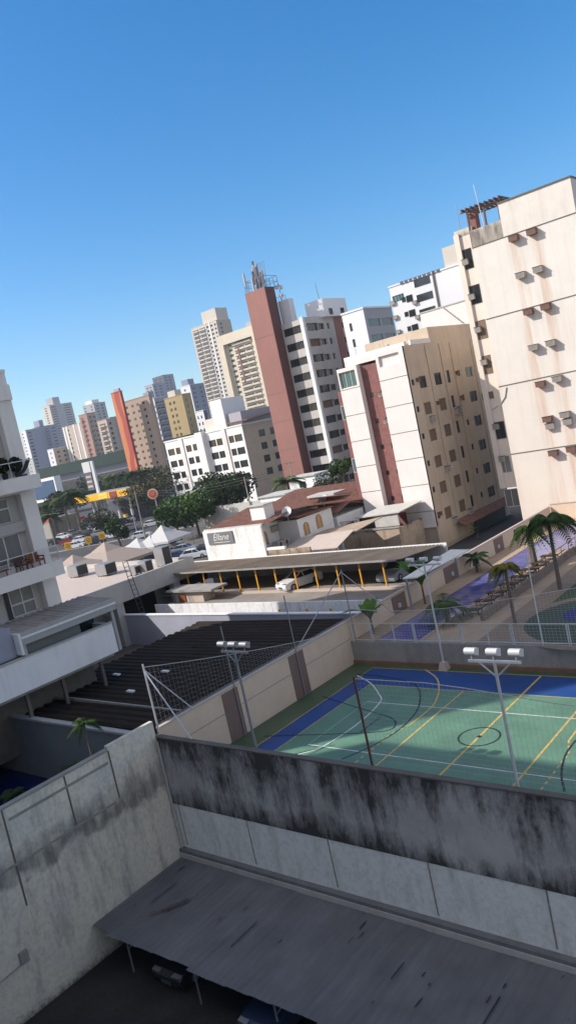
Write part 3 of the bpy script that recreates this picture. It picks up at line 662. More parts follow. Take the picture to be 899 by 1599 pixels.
m = MB(); disc(m, cc.x+1.7, cc.y+1.6, 1.0, ZD+.028); tag(m.build('play_area_orange_spot', 'play_orange'), kind='structure')
# low stone wall with sloped handrail next to the loungers
t = thing('garden_wall', 'low stone wall with a long handrail between loungers and garden', 'wall', (-23.5, 50, ZD))
M('stone_wall', (.22, .16, .13), var=.3, scale=3, bump=.5)
MB().box(-23.75, 43.2, ZD, -23.5, 60.5, ZD+.55).build('stone_wall', 'stone_wall', t)
m = MB(); m.tube((-23.6, 43.2, ZD+1.2), (-23.6, 60.5, ZD+1.2), .035, 6); m.build('handrail', 'wood_red', t)
m = MB()
for k in range(12): m.tube((-23.6, 43.3+k*1.55, ZD+.5), (-23.6, 43.3+k*1.55, ZD+1.2), .022, 6)
m.build('baluster', 'metal_dark', t)
def make_lounger(loc, label):
    M('lounger_dark', (.045, .035, .032), var=.2); t = thing('sun_lounger', label, 'sun lounger', loc, 'sun loungers beside the pool'); o = Vector(loc)
    # long axis X: head raised at +X
    m = MB(); m.hexa([o+Vector(v) for v in ((-.95, -.3, .30), (.35, -.3, .30), (.35, .3, .30), (-.95, .3, .30))], [o+Vector(v) for v in ((-.95, -.3, .36), (.35, -.3, .36), (.35, .3, .36), (-.95, .3, .36))]); m.build('seat', 'lounger_dark', t)
    m = MB(); m.hexa([o+Vector(v) for v in ((.35, -.3, .30), (.95, -.3, .66), (.95, .3, .66), (.35, .3, .30))], [o+Vector(v) for v in ((.35, -.3, .36), (.93, -.3, .72), (.93, .3, .72), (.35, .3, .36))]); m.build('backrest', 'lounger_dark', t)
    for sx in (-.8, .3):
        for sy in (-.26, .26): m = MB(); m.box(o.x+sx-.03, o.y+sy-.03, o.z, o.x+sx+.03, o.y+sy+.03, o.z+.30); m.build('leg', 'metal_dark', t)
    return t
ords = ['nearest to the court', 'second from the court', 'third from the court', 'fourth from the court', 'fifth from the court', 'sixth from the court', 'seventh from the court', 'farthest from the court']
L0 = None
for i in range(8):
    loc = (-24.75, 44.6+i*1.95, ZD); lab = 'dark sun lounger by the pool, '+ords[i]
    if L0 is None: L0 = make_lounger(loc, lab)
    else: dup(L0, loc, label=lab)
# ================================================================= PLANTS
def leafball(mb, c, rx, ry, rz, n, s_, rnd=random):
    for k in range(n):
        u = rnd.uniform(-1, 1); a = rnd.uniform(0, 6.283); r = rnd.uniform(.55, 1.0)**.6
        q = math.sqrt(1-u*u); p_ = Vector((c[0]+rx*r*q*math.cos(a), c[1]+ry*r*q*math.sin(a), c[2]+rz*r*u))
        d1 = Vector((rnd.gauss(0, 1), rnd.gauss(0, 1), rnd.gauss(0, .6))).normalized(); d2 = d1.orthogonal().normalized(); d2 = (d2*rnd.uniform(.5, 1)+d1.cross(d2)*rnd.uniform(-1, 1)).normalized()
        w = s_*rnd.uniform(.6, 1.3); mb.quad(p_-d1*w, p_-d2*w*.6, p_+d1*w, p_+d2*w*.6)
def make_tree(name, label, base, h, r, leaf='leaf_green', n=9, dens=170, ls=.28, seed=1, cat='tree', group=None, trunk=.28, flat=.75, cz0=None, leaf2=None):
    rnd = random.Random(seed); t = thing(name, label, cat, base, group); b0 = Vector(base); m = MB(); hc = h-r*flat
    top = b0+Vector((rnd.uniform(-.3, .3), rnd.uniform(-.3, .3), max(h*.35, hc-r*.5)))
    m.tube(b0, top, trunk, 8, trunk*.65); c_ = MB(); c2 = MB()
    for k in range(n):
        a = 6.283*k/n+rnd.uniform(-.4, .4); rr = r*rnd.uniform(.30, .78) if k else 0; cc_ = b0+Vector((rr*math.cos(a), rr*math.sin(a), hc+rnd.uniform(-.35, .55)*r*flat))
        m.tube(top-Vector((0, 0, .3)), cc_, trunk*.4, 5, trunk*.12); q = r*rnd.uniform(.34, .55)
        leafball(c2 if (leaf2 and k % 4 == 3) else c_, cc_, q, q, q*flat, dens, ls, rnd)
    m.build('trunk', 'trunk', t); c_.build('crown', leaf, t)
    if leaf2: c2.build('flush', leaf2, t)
    return t
def make_palm(name, label, base, h, fl, nf=16, seed=1, leaf='leaf_palm', trunk=.14, group=None, droop=1.0, lw=.10, nl=14, lean=(0, 0)):
    rnd = random.Random(seed); t = thing(name, label, 'palm tree', base, group); b0 = Vector(base); top = b0+Vector((lean[0], lean[1], h)); m = MB()
    prev = b0
    for k in range(1, 7):
        s_ = k/6; p_ = b0+(top-b0)*s_+Vector((0, 0, 0)); m.tube(prev, p_, trunk*(1.25-.5*(k-1)/6), 7, trunk*(1.25-.5*s_)); prev = p_
    m.build('trunk', 'trunk_palm', t); c_ = MB()
    for k in range(nf):
        a = 6.283*k/nf+rnd.uniform(-.2, .2); el = rnd.uniform(-.1, 1.15); d = Vector((math.cos(a), math.sin(a), 0)); side = Vector((-d.y, d.x, 0)); pts = []
        L_ = fl*rnd.uniform(.8, 1.1)
        for j in range(nl+1):
            s_ = j/nl; r_ = L_*(s_*math.cos(el*.8)+.0); z_ = L_*(math.sin(el)*s_-droop*.75*s_*s_); pts.append(top+d*r_+Vector((0, 0, z_)))
        for j in range(nl):
            c_.tube(pts[j], pts[j+1], .025*(1-j/nl)+.006, 3)
            s_ = (j+1)/nl; ll = L_*.34*math.sin(math.pi*min(1, s_*.9+.12)); 
            for sg in (-1, 1):
                p_ = pts[j+1]; q_ = p_+side*sg*ll*.85+d*ll*.35+Vector((0, 0, -ll*.35*droop)); w_ = d*lw
                c_.quad(p_-w_, q_, p_+w_*1.0)
    c_.build('fronds', leaf, t); return t
def make_bigleaf(name, label, base, h, n, seed, leaf='leaf_green', spread=.5, group=None, lw=.28):
    rnd = random.Random(seed); t = thing(name, label, 'plant', base, group); b0 = Vector(base); m = MB(); c_ = MB()
    m.tube(b0, b0+Vector((0, 0, h*.35)), .09, 7, .06); m.build('stem', 'trunk_palm', t)
    for k in range(n):
        a = 6.283*k/n+rnd.uniform(-.3, .3); d = Vector((math.cos(a), math.sin(a), 0)); side = Vector((-d.y, d.x, 0)); L_ = h*rnd.uniform(.6, .85); pts = []
        sp = spread*rnd.uniform(.5, 1.3); z0_ = b0+Vector((0, 0, h*.25))
        for j in range(8): s_ = j/7; pts.append(z0_+d*L_*sp*s_*s_+Vector((0, 0, L_*(s_-.25*sp*s_*s_*s_*2))))
        for j in range(7):
            w0 = lw*math.sin(math.pi*max(0, (j/7-.2)/.8)) if j/7 > .2 else .02; w1 = lw*math.sin(math.pi*max(0.0, ((j+1)/7-.2)/.8)) if j < 6 else .01
            w1 = max(.01, w1); w0 = max(.02, w0)
            c_.quad(pts[j]-side*w0, pts[j], pts[j+1], pts[j+1]-side*w1); c_.quad(pts[j], pts[j]+side*w0, pts[j+1]+side*w1, pts[j+1])
    c_.build('leaves', leaf, t); return t
def at(px, py, z): v = AZ(px, py, z); return (v.x, v.y, z)
G = 'palms in the pool garden'
b_ = AZ(804, 975, ZD); tp = AX(775, 905-17, b_.x)
make_palm('palm_tree', 'slim garden palm beside the loungers, nearer to the court', (b_.x, b_.y, ZD), 3.6, 1.4, 18, 3, droop=1.5, group=G, trunk=.10, lean=(0, 0), leaf='leaf_yellow')
b_ = AZ(874, 920, ZD)
make_palm('palm_tree', 'tall dark garden palm over the bright end of the pool', (b_.x, b_.y, ZD), 4.8, 2.3, 26, 5, droop=1.4, nl=20, group=G, trunk=.13, leaf='leaf_green')
b_ = AZ(834, 884, ZD)
make_palm('palm_tree', 'thick-trunked palm at the pool edge behind the loungers', (b_.x, b_.y, ZD), 3.0, 1.7, 20, 6, droop=1.5, group=G, trunk=.26, leaf='leaf_green')
make_palm('palm_tree', 'short bushy palm in the bed at the near corner of the pool', (AZ(712, 962, ZD).x, AZ(712, 962, ZD).y-1.2, ZD), 1.3, 1.9, 18, 9, group=G, trunk=.16)
make_palm('palm_tree', 'low feathery palm hanging over the pool from the cream wall', at(745, 893, ZD), 1.2, 1.6, 14, 12, group=G, trunk=.12, leaf='leaf_dark')
p = AZ(678, 975, ZD)
make_bigleaf('banana_plant', 'tall broad-leaved banana plant between the cream wall and the pool', (-30.0, AX(668, 935, -30.0).y-.5, ZD), 4.0, 12, 2, leaf='leaf_bright', spread=.75, group='banana plants at the near end of the pool', lw=.5)
make_bigleaf('banana_plant', 'small banana plant left of the taller one at the court corner', (-30.3, 40.6, ZD), 2.8, 8, 4, leaf='leaf_bright', spread=.8, group='banana plants at the near end of the pool', lw=.36)
# ---- pool end wall
t = thing('perimeter_wall', 'sunlit cream end wall of the pool terrace', 'wall', (-20, 74.5, 0))
MB().box(XL+.02, 74.5, 0, 30, 74.7, 3.0).build('wall_panel', 'cream_wall', t)
MB().box(XL+.02, 74.45, 3.0, 30, 74.75, 3.07).build('coping', 'tarp_beige', t)
# ================================================================= LEFT: BLACK ROOF HALL
t = thing('low_hall', 'low hall under a wide black ribbed roof beside the court wall', 'hall', (-39, 31, 0))
X0, X1, Y0, Y1 = -47.5, XL-.75, 23.0, 40.9
MB().box(X0+.2, 23.2, -.02, X1-.02, Y1-.05, 1.75).build('wall', 'concrete_dark', t)
m = MB(); y = Y0; zr = 2.15
per = .62
while y < Y1:
    q = (0, .14, .22, .45, .53, per); hh = (0, 0, .075, .075, 0, 0)
    for (a, ha), (b_, hb) in zip(zip(q, hh), zip(q[1:], hh[1:])):
        e0 = X0+((int(y/per)*37) % 5)*.05
        m.quad((e0, y+a, zr+ha), (X1, y+a, zr+ha+.22), (X1, y+b_, zr+hb+.22), (e0, y+b_, zr+hb))
    y += per
m.build('roof', 'black_roof', t)
MB().box(X0, 25.3, zr+.15, X1, 25.42, zr+.33).build('roof_ridge_strip', 'concrete', t)
MB().box(X1, 23.0, 0, X1+.22, Y1, 2.75).build('parapet', 'concrete_dark', t)
MB().box(X1+.22, 23.0, 0, XL-.24, Y1, 2.35).build('gutter', 'concrete', t)
MB().box(X0-14, Y1+.05, 0, XL-.24, Y1+.25, 2.72).build('far_parapet', 'annex_blue', t)
MB().box(X0-14, Y1-.02, 2.72, XL-.24, Y1+.35, 2.80).build('parapet_coping', 'annex_white', t)
for i, (a, b_) in enumerate(((182, 1053), (204, 1079), (258, 1048))):
    p = AZ(a, b_, 2.4); q = MB(); q.box(p.x-.3, p.y-.12, 2.35, p.x+.3, p.y+.12, 2.44); q.build('skylight', 'annex_white', t)
# garden wall in the left corner + pool
t = thing('garden_wall', 'smooth grey-green wall with pale coping behind the small palms', 'wall', (-42, 22.3, -1.2))
MB().box(-75, 22.2, -1.25, XL-.6, 22.42, 2.42).build('wall_panel', 'grey_green', t); MB().box(-75, 22.12, 2.42, XL-.6, 22.5, 2.54).build('coping', 'fascia_grey', t)
MB().box(XL-.6, 21.9, -1.25, XL-.24, 22.5, 2.65).build('end_pillar', 'concrete_light', t)
m = MB(); m.box(-75, 2, -1.25, XL-.3, 22.18, -1.18); tag(m.build('garden_pool_water', 'pool_water_deep'), kind='structure')
m = MB(); m.box(-60, 18.0, -1.18, -44.6, 19.2, -.9); tag(m.build('garden_pool_edge', 'annex_white'), kind='structure')
G = 'small palms behind the side wall of the yard'
pb = AX(146, 1178, -33.5); tp = AX(134, 1128, -33.5)
make_palm('palm_tree', 'small palm on a thin dark stem against the grey-green wall', (-33.5, pb.y-.1, -1.18), tp.z+1.2, .95, 14, 21, group=G, trunk=.06, leaf='leaf_green', lw=.06)
pb = AX(118, 1190, -33.0); make_palm('palm_tree', 'low palm tuft just above the side wall', (-33, pb.y-.2, -1.18), pb.z+.9, .9, 12, 22, group=G, trunk=.08, leaf='leaf_green', lw=.06)
pb = AX(22, 1240, -33.0); make_palm('palm_tree', 'dark palm tuft in front of the deep blue water at the left edge', (-33, pb.y, -1.18), pb.z+1.2, 1.0, 14, 23, group=G, trunk=.08, leaf='leaf_dark', lw=.06)
# ================================================================= LEFT APARTMENT BUILDING
XB = -46.0; YE = 28.35
t = thing('apartment_building', 'shaded cream apartment building with balconies at the left edge', 'building', (XB-6, 20, 0))
FR = 27.3; pil = 1.05
zl = lambda px, py: AX(px, py, XB).z
b1, b0_ = 10.55, 9.62
ops = [(14.0, FR, 11.0, 15.45), (14.0, FR, 7.7, b0_), (14.0, FR, 17.35, 23.4)]
m = MB(); facade(m, 'X', XB, (10, YE), (0, 23.4), ops, .55); m.build('facade', 'left_plaster', t)
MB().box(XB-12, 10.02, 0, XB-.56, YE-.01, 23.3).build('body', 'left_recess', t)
MB().box(XB-12.05, 9.98, 23.3, XB+.06, YE+.03, 23.5).build('roof_edge', 'left_plaster', t)
MB().box(XB-5, 10, 21.5, XB+.12, YE+.05, 22.5).build('cornice', 'left_plaster', t)
def bigwin(y0, y1, z0, z1, ncol, transom, label=None, st='curtain'):
    w = MB(); xx = XB-.50; tt = .06
    w.box(xx, y0, z0, xx+.05, y0+tt, z1); w.box(xx, y1-tt, z0, xx+.05, y1, z1); w.box(xx, y0, z0, xx+.05, y1, z0+tt); w.box(xx, y0, z1-tt, xx+.05, y1, z1)
    for k in range(1, ncol): y = y0+(y1-y0)*k/ncol; w.box(xx+.002, y-.04, z0, xx+.048, y+.04, z1)
    if transom: w.box(xx+.003, y0, transom-.05, xx+.047, y1, transom+.05)
    f_ = w.build('window', 'frame_white', t); q = MB(); q.box(xx-.02, y0+tt, z0+tt, xx+.01, y1-tt, z1-tt); q.build('pane', 'glass_curtain', f_)
    q = MB()
    k = 0
    y = y0+.15
    while y < y1-.1: q.hexa([(xx-.045, y, z0+.08), (xx-.022, y, z0+.08), (xx-.022, y+.10, z0+.08), (xx-.045, y+.1, z0+.08)], [(xx-.045, y, z1-.08), (xx-.022, y, z1-.08), (xx-.022, y+.10, z1-.08), (xx-.045, y+.1, z1-.08)]); y += .19
    return f_
bigwin(22.9, 26.55, 13.75, 15.35, 4, 14.7); bigwin(16, 22.0, 13.75, 15.35, 6, 14.7)
bigwin(22.3, 26.75, 11.15, 13.0, 4, None); bigwin(25.0, 26.75, 7.75, 9.55, 2, 8.55)
bigwin(19.0, 22.8, 7.75, 9.55, 4, 8.55)
MB().box(XB-.48, 24.7, 7.72, XB-.44, 24.95, 9.55).build('door_gap', 'pot_black', t)
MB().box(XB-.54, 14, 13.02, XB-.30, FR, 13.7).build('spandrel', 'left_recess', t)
# balcony slabs, fascias and rails
m = MB(); m.box(XB-.5, 12, 10.40, XB+1.15, YE+.02, 10.60); m.build('balcony_slab', 'left_plaster', t)
m = MB(); m.box(XB+.95, 12, 9.72, XB+1.17, YE+.04, 10.68); m.build('balcony_fascia', 'left_plaster', t)
m = MB(); m.box(XB-.5, 12, 16.25, XB+1.0, YE+.02, 16.45); m.build('balcony_slab', 'left_plaster', t)
m = MB(); m.box(XB+.85, 12, 15.6, XB+1.02, YE+.04, 16.5); m.build('balcony_fascia', 'left_plaster', t)
for zb, xx in ((10.68, XB+1.06), (16.5, XB+.93)):
    m = MB(); m.box(xx-.025, 12, zb+.95, xx+.025, YE, zb+1.0)
    m.box(xx-.9, YE-.04, zb+.95, xx, YE, zb+1.0)
    for y in (28.3, 26.5, 24.7, 22.9, 21.1, 19.3): m.box(xx-.02, y-.02, zb, xx+.02, y+.02, zb+.95)
    m.build('railing', 'metal_white', t)
    gp = MB(); gp.box(xx-.006, 12, zb+.05, xx+.006, YE-.06, zb+.9)
    b = MATS.get('rail_glass')
    if not b:
        q = NB('rail_glass'); q.b.inputs['Transmission Weight'].default_value = 1; q.b.inputs['IOR'].default_value = 1.02; q.b.inputs['Alpha'].default_value = .35; q.out((.6, .64, .66), .05)
    gp.build('rail_glass', 'rail_glass', t)
# furniture on the balcony
tt = thing('balcony_armchair', 'red-brown wooden armchair on the lower balcony of the left building', 'chair', (XB+.45, 26.9, 10.6))
MB().box(XB+.2, 26.45, 10.95, XB+.8, 27.35, 11.08).build('seat', 'wood_red', tt); MB().box(XB+.1, 26.45, 10.95, XB+.2, 27.35, 11.55).build('backrest', 'wood_red', tt)
for sy in (26.4, 27.35): MB().box(XB+.1, sy, 11.2, XB+.8, sy+.07, 11.28).build('armrest', 'wood_red', tt)
for sx in (XB+.14, XB+.72):
    for sy in (26.42, 27.34): MB().box(sx, sy, 10.6, sx+.07, sy+.07, 11.2).build('leg', 'wood_red', tt)
tt = thing('balcony_chair', 'dark wicker chair beside the wooden armchair on the balcony', 'chair', (XB+.45, 25.9, 10.6))
MB().box(XB+.2, 25.6, 10.95, XB+.7, 26.15, 11.05).build('seat', 'wood_dark', tt); MB().box(XB+.12, 25.6, 10.95, XB+.2, 26.15, 11.5).build('backrest', 'wood_dark', tt)
for sx in (XB+.14, XB+.64):
    for sy in (25.62, 26.09): MB().box(sx, sy, 10.6, sx+.05, sy+.05, 10.95).build('leg', 'wood_dark', tt)
tt = thing('balcony_table', 'low orange wooden bench on the balcony at the left edge', 'bench', (XB+.45, 24.3, 10.6))
MB().box(XB+.15, 23.3, 10.95, XB+.75, 25.0, 11.02).build('top', 'wood_red', tt)
for sx in (XB+.2, XB+.64):
    for sy in (23.35, 24.9): MB().box(sx, sy, 10.6, sx+.06, sy+.06, 10.95).build('leg', 'wood_red', tt)
def potplant(label, loc, h, r, seed, leaf='leaf_dark'):
    t = thing('potted_plant', label, 'plant', loc, 'potted plants on the upper balcony'); m = MB(); m.tube(loc, (loc[0], loc[1], loc[2]+.4), .16, 10, .22); m.build('pot', 'pot_black', t)
    m = MB(); leafball(m, (loc[0], loc[1], loc[2]+.4+h*.5), r, r, h*.5, 420, .10, random.Random(seed)); m.build('leaves', leaf, t)
potplant('round potted bush on the upper balcony of the left building', (XB+.5, 27.2, 16.45), 1.0, .42, 1, 'leaf_olive')
potplant('leafy potted plant at the left edge on the upper balcony', (XB+.5, 26.3, 16.45), 1.1, .35, 2)
tt = thing('hammock_chair', 'curved black chair behind the glass rail of the upper balcony', 'chair', (XB+.45, 27.7, 16.45))
m = MB()
for k in range(8): a, b_ = k/8, (k+1)/8; f = lambda s_: (27.2+s_*1.0, 16.6+.9*s_*s_); (ya, za), (yb, zb) = f(a), f(b_); m.hexa([(XB+.2, ya, za), (XB+.7, ya, za), (XB+.7, yb, zb), (XB+.2, yb, zb)], [(XB+.2, ya, za+.07), (XB+.7, ya, za+.07), (XB+.7, yb, zb+.07), (XB+.2, yb, zb+.07)])
m.build('seat', 'pot_black', tt); MB().box(XB+.3, 27.4, 16.45, XB+.6, 27.8, 16.62).build('base', 'metal_dark', tt)
# annex with white parapet
t = thing('annex_building', 'low white annex with ribbed grey roof at the foot of the left building', 'building', (-44, 24, 0))
m = MB(); m.box(-42.2, 8, 4.2, -42.0, 29.0, 6.12); m.build('parapet', 'annex_white', t)
MB().box(-42.26, 8, 6.12, -41.94, 29.05, 6.2).build('coping', 'fascia_grey', t)
MB().box(-46.0, 28.8, 4.2, -42.21, 29.0, 6.12).build('parapet_return', 'annex_white', t)
MB().box(-55, 8, 4.0, -42.21, 28.75, 4.18).build('floor_slab', 'concrete', t)
MB().box(-55, 8, 0, -44.6, 28.6, 3.98).build('body', 'concrete_dark', t)
for y in (22.4, 24.9, 27.8): MB().box(-42.6, y-.1, 2.3, -42.4, y+.1, 4.0).build('pillar', 'concrete_dark', t)
m = MB(); y = 22.75
x0r, x1r = -46.0, -42.15
m = MB(); y = 22.7
while y < 29.6:
    for a, ha, b_, hb in ((0, 0, .10, .05), (.10, .05, .2, .05), (.2, .05, .3, 0), (.3, 0, .45, 0)):
        m.quad((x0r, y+a, 7.72+ha), (x1r, y+a, 7.5+ha), (x1r, y+b_, 7.5+hb), (x0r, y+b_, 7.72+hb))
    y += .45
m.build('canopy_roof', 'annex_roof', t)
m = MB(); m.box(-42.16, 22.7, 6.85, -42.0, 29.6, 7.58); m.build('canopy_fascia', 'fascia_grey', t)
m = MB(); m.box(-41.99, 22.7, 7.22, -41.96, 29.6, 7.34); m.build('fascia_moulding', 'annex_white', t)
m = MB(); m.box(-46, 22.55, 6.3, -42.0, 22.7, 7.58); m.build('canopy_return', 'annex_white', t)
for y in (22.75, 29.2): MB().box(-42.35, y, 4.18, -42.12, y+.2, 6.85).build('corner_post', 'fascia_grey', t)
MB().box(-42.9, 23.1, 4.3, -42.86, 27.2, 6.8).build('glazing', 'grey_green', t)
MB().box(-44, 27.3, 4.3, -43.9, 29.0, 6.8).build('dark_opening', 'car_glass', t)
# blue-grey side wall below the left building
t = thing('side_wall', 'blue-grey plastered wall under the left building at the photo edge', 'wall', (-43, 20, 0))
MB().box(-45.9, 8, 6.2, -42.6, 22.5, 8.0).build('wall_panel', 'annex_blue', t)
# ================================================================= CONCRETE BUILDING (left middle)
XC = -57.0
ft = AX(302, 872, XC); fb = AX(305, 897, XC); f0 = AX(167, 940, XC)
zt_, zb_ = ft.z, fb.z
t = thing('commercial_building', 'flat-roofed commercial building with deep grey fascia and roof machines', 'building', (-68, 42, 0))
MB().box(-84, 34, 0, XC-3.2, ft.y-.3, zt_-.3).build('body', 'fascia_grey', t)
MB().box(XC-.35, 30, zb_, XC, ft.y, zt_+.25).build('fascia', 'fascia_grey', t)
MB().box(-84, ft.y-.35, zb_, XC-.36, ft.y, zt_+.25).build('fascia_return', 'concrete_light', t)
MB().box(-84, 30, zb_+.1, XC-.36, ft.y-.36, zt_-.1).build('roof_slab', 'tarp_beige', t)
for y in (ft.y-2.6, ft.y-9.5): 
    MB().box(XC-.9, y-.4, 0, XC-.15, y+.4, zb_).build('column', 'fascia_grey', t)
m = MB(); m.box(XC-3.1, ft.y-8.8, .8, XC-3.0, ft.y-3.2, zb_-.2); m.build('glass_front', 'glass_dark', t)
MB().box(XC-3, 41.2, 0, XC+9, ft.y-3.0, 1.15).build('terrace', 'fascia_grey', t)
def roof_ac(label, loc, w=1.1, d=1.0, h=1.0, i=0):
    t = thing('roof_air_conditioner', label, 'air conditioner', loc, 'machines on the flat roof of the commercial building'); x, y, z = loc
    m = MB(); m.box(x-w/2, y-d/2, z+.15, x+w/2, y+d/2, z+h); m.build('casing', 'metal_grey', t)
    m = MB(); m.box(x+w/2, y-d/2+.08, z+.22, x+w/2+.02, y+d/2-.08, z+h-.08); m.build('grille', 'pot_black', t)
    for sx in (-1, 1):
        for sy in (-1, 1): m = MB(); m.box(x+sx*w*.4-.04, y+sy*d*.4-.04, z, x+sx*w*.4+.04, y+sy*d*.4+.04, z+.15); m.build('leg', 'metal_dark', t)
zr_ = zt_-.1
for lab, a, w, h in (('leftmost roof air conditioner, beside the beige tents', (124, 900), 1.7, 1.25), ('second roof air conditioner from the left', (168, 898), 1.7, 1.25), ('small roof air conditioner beside the black ladder', (213, 898), .9, .9),
                     ('roof air conditioner just right of the ladder', (230, 894), 1.1, 1.2), ('largest roof air conditioner at the right end of the roof', (258, 883), 1.3, 1.9)):
    p = AZ(a[0], a[1], zr_); roof_ac(lab, (min(p.x, XC-1), p.y, zr_), w, w*.8, h)
t = thing('ladder', 'black metal ladder leaning on the grey fascia', 'ladder', (XC+1.2, 42, 0))
la = AX(194, 888, XC+.1); lb = AX(212, 965, XC+1.6)
for s_ in (0, .5): m = MB(); m.tube((la.x, la.y+s_, la.z+.6), (XC+1.4, la.y+s_-.2, 0.9), .035, 6); m.build('rail', 'metal_dark', t)
for k in range(16):
    s_ = k/15; p = Vector((la.x, la.y, la.z+.5))*(1-s_)+Vector((XC+1.4, la.y-.2, 1.0))*s_; m = MB(); m.tube(p, p+Vector((0, .5, 0)), .025, 5); m.build('rung', 'metal_dark', t)
# tiled roof in the sun between left building and tents
t = thing('low_building', 'low building with a sunlit pale tiled roof behind the left building', 'building', (-66, 39, 0))
MB().box(-100, 31, 0, -57.4, 33.6, 4.6).build('body', 'fascia_grey', t)
p1 = AZ(95, 938, 5.6); p2 = AZ(240, 905, 5.2); 
# ================================================================= PARKING LOT
ZL = 2.5
tag(MB().box(-55.9, 43.7, .1, XL-.2, 54.0, ZL).build('parking_lot', 'lot_floor'), kind='structure')
t = thing('retaining_wall', 'white retaining wall below the raised parking lot', 'wall', (-45, 43.6, 0))
MB().box(-56, 43.55, -.02, XL-.2, 43.7, 2.86).build('wall_panel', 'old_white', t)
for x in (-41.0, -38.2, -35.9): MB().box(x-.1, 43.50, 1.95, x+.1, 43.55, 2.3).build('fixture', 'yellow_paint', t)
t = thing('lot_carport', 'long tan carport roof with yellow posts over the parking row', 'carport', (-48, 50, ZL))
m = MB(); x = -62.5
while x < -32:
    m.quad((x, 47.4, 4.78), (x+.25, 47.4, 4.78), (x+.25, 53.9, 4.25), (x, 53.9, 4.25)); m.quad((x+.25, 47.4, 4.78), (x+.30, 47.4, 4.84), (x+.30, 53.9, 4.31), (x+.25, 53.9, 4.25)); m.quad((x+.30, 47.4, 4.84), (x+.35, 47.4, 4.78), (x+.35, 53.9, 4.25), (x+.30, 53.9, 4.31)); x += .35
m.build('roof', 'carport_roof', t)
MB().box(-62.5, 47.35, 4.66, -32, 47.42, 4.80).build('front_beam', 'concrete', t)
MB().box(-62.5, 53.96, ZL, -31.4, 54.04, 4.36).build('gutter', 'plaster_white', t); MB().box(-62.5, 53.7, ZL, -31.4, 53.9, 4.17).build('back_wall', 'left_recess', t)
pxs = [(344, 930), (358, 927), (383, 928), (407, 922), (432, 922), (460, 921), (487, 918), (515, 917), (543, 914), (577, 912)]
for i in range(12):
    x = -58.0+i*2.22; q = MB(); q.box(x-.05, 47.84, ZL, x+.05, 47.94, 4.68); q.build('post', 'yellow_paint', t)
m = MB(); m.box(-62.5, 47.5, ZL, -32, 47.98, ZL+.14); m.build('kerb', 'tarp_beige', t)
make_car('parked_car', 'white car parked among the yellow posts of the long carport', 'car_paint_0', (AZ(462, 912, ZL+.4).x-.1, AZ(462, 912, ZL+.4).y+.6, ZL+.02), math.radians(-108), L=3.9, Wd=1.65, H=1.4)
pc_ = AX(632, 912, -33.6)
make_car('parked_car', 'silver car at the right end of the parking row by the cream wall', 'car_paint_1', (-34.3, 51.0, ZL+.02), math.radians(-90))
make_car('parked_car', 'dark car in the shade near the left end of the carport', 'car_paint_2', (-59.2, 50.6, ZL+.02), math.radians(-90))
t = thing('guard_booth', 'small beige booth with a flat roof at the left end of the parking lot', 'booth', (-55.2, 46.5, ZL))
MB().box(-55.2, 45.4, ZL-.4, -51.4, 46.8, ZL+1.0).build('wall', 'tarp_beige', t); MB().box(-55.8, 45.0, ZL+1.02, -49.8, 47.1, ZL+1.2).build('roof', 'concrete', t)
MB().box(-54.6, 45.32, ZL-.3, -53.7, 45.39, ZL+.7).build('door', 'wood_red', t)
t = thing('lean_to_roof', 'white sloping lean-to roof behind the cream wall above the silver car', 'roof', (-32.5, 49.5, ZL))
a1, a2, a3_, a4 = AZ(627, 901, 4.5), AZ(653, 902, 4.5), AX(727, 858, XL-.3), AZ(706, 858, 4.9)
lq = [AZ(628, 903, 4.75), AZ(650, 901, 4.6), AZ(733, 858, 4.6), AZ(703, 858, 4.75)]; m = MB(); m.hexa([v-Vector((0, 0, .08)) for v in lq], lq); m.build('roof_sheet', 'lean_sheet', t)
for v in (lq[0], lq[3]): MB().box(v.x+.1, v.y+.1, ZL if v.y < 54 else 0, v.x+.22, v.y+.22, 4.66).build('post', 'metal_grey', t)
# ================================================================= CLINIC AND HOUSES
t = thing('clinic_house', 'single-storey clinic with peeling white side wall and grey name sign', 'house', (-55, 60, 0))
MB().box(-59.1, 54.05, 0, -50.95, 54.3, 7.35).build('side_wall', 'old_white', t)
MB().box(-59.0, 54.31, 0, -53.2, 66, 6.9).build('body', 'plaster_white', t)
MB().box(-59.05, 54.2, 7.35, -50.9, 54.45, 7.5).build('wall_cap', 'concrete_light', t)
m = MB()
def tiled(mb, x0, y0, x1, y1, z0, z1, axis='Y', step=.45):
    """tiled slope rising from z0 (at y0 or x0) to z1, built as rows of rounded tiles"""
    n = max(1, int(((x1-x0) if axis == 'Y' else (y1-y0))/step))
    for k in range(n):
        if axis == 'Y':
            a = x0+(x1-x0)*k/n; b_ = x0+(x1-x0)*(k+1)/n; c_ = (a+b_)/2
            mb.quad((a, y0, z0), (c_, y0, z0+.10), (c_, y1, z1+.10), (a, y1, z1)); mb.quad((c_, y0, z0+.10), (b_, y0, z0), (b_, y1, z1), (c_, y1, z1+.10))
        else:
            a = y0+(y1-y0)*k/n; b_ = y0+(y1-y0)*(k+1)/n; c_ = (a+b_)/2
            mb.quad((x0, a, z0), (x0, c_, z0+.10), (x1, c_, z1+.10), (x1, a, z1)); mb.quad((x0, c_, z0+.10), (x0, b_, z0), (x1, b_, z1), (x1, c_, z1+.10))
tiled(m, -59.4, 54.5, -50.6, 62, 7.3, 8.3); tiled(m, -59.4, 62, -50.6, 70, 8.3, 7.2)
m.build('roof', 'roof_terracotta', t)
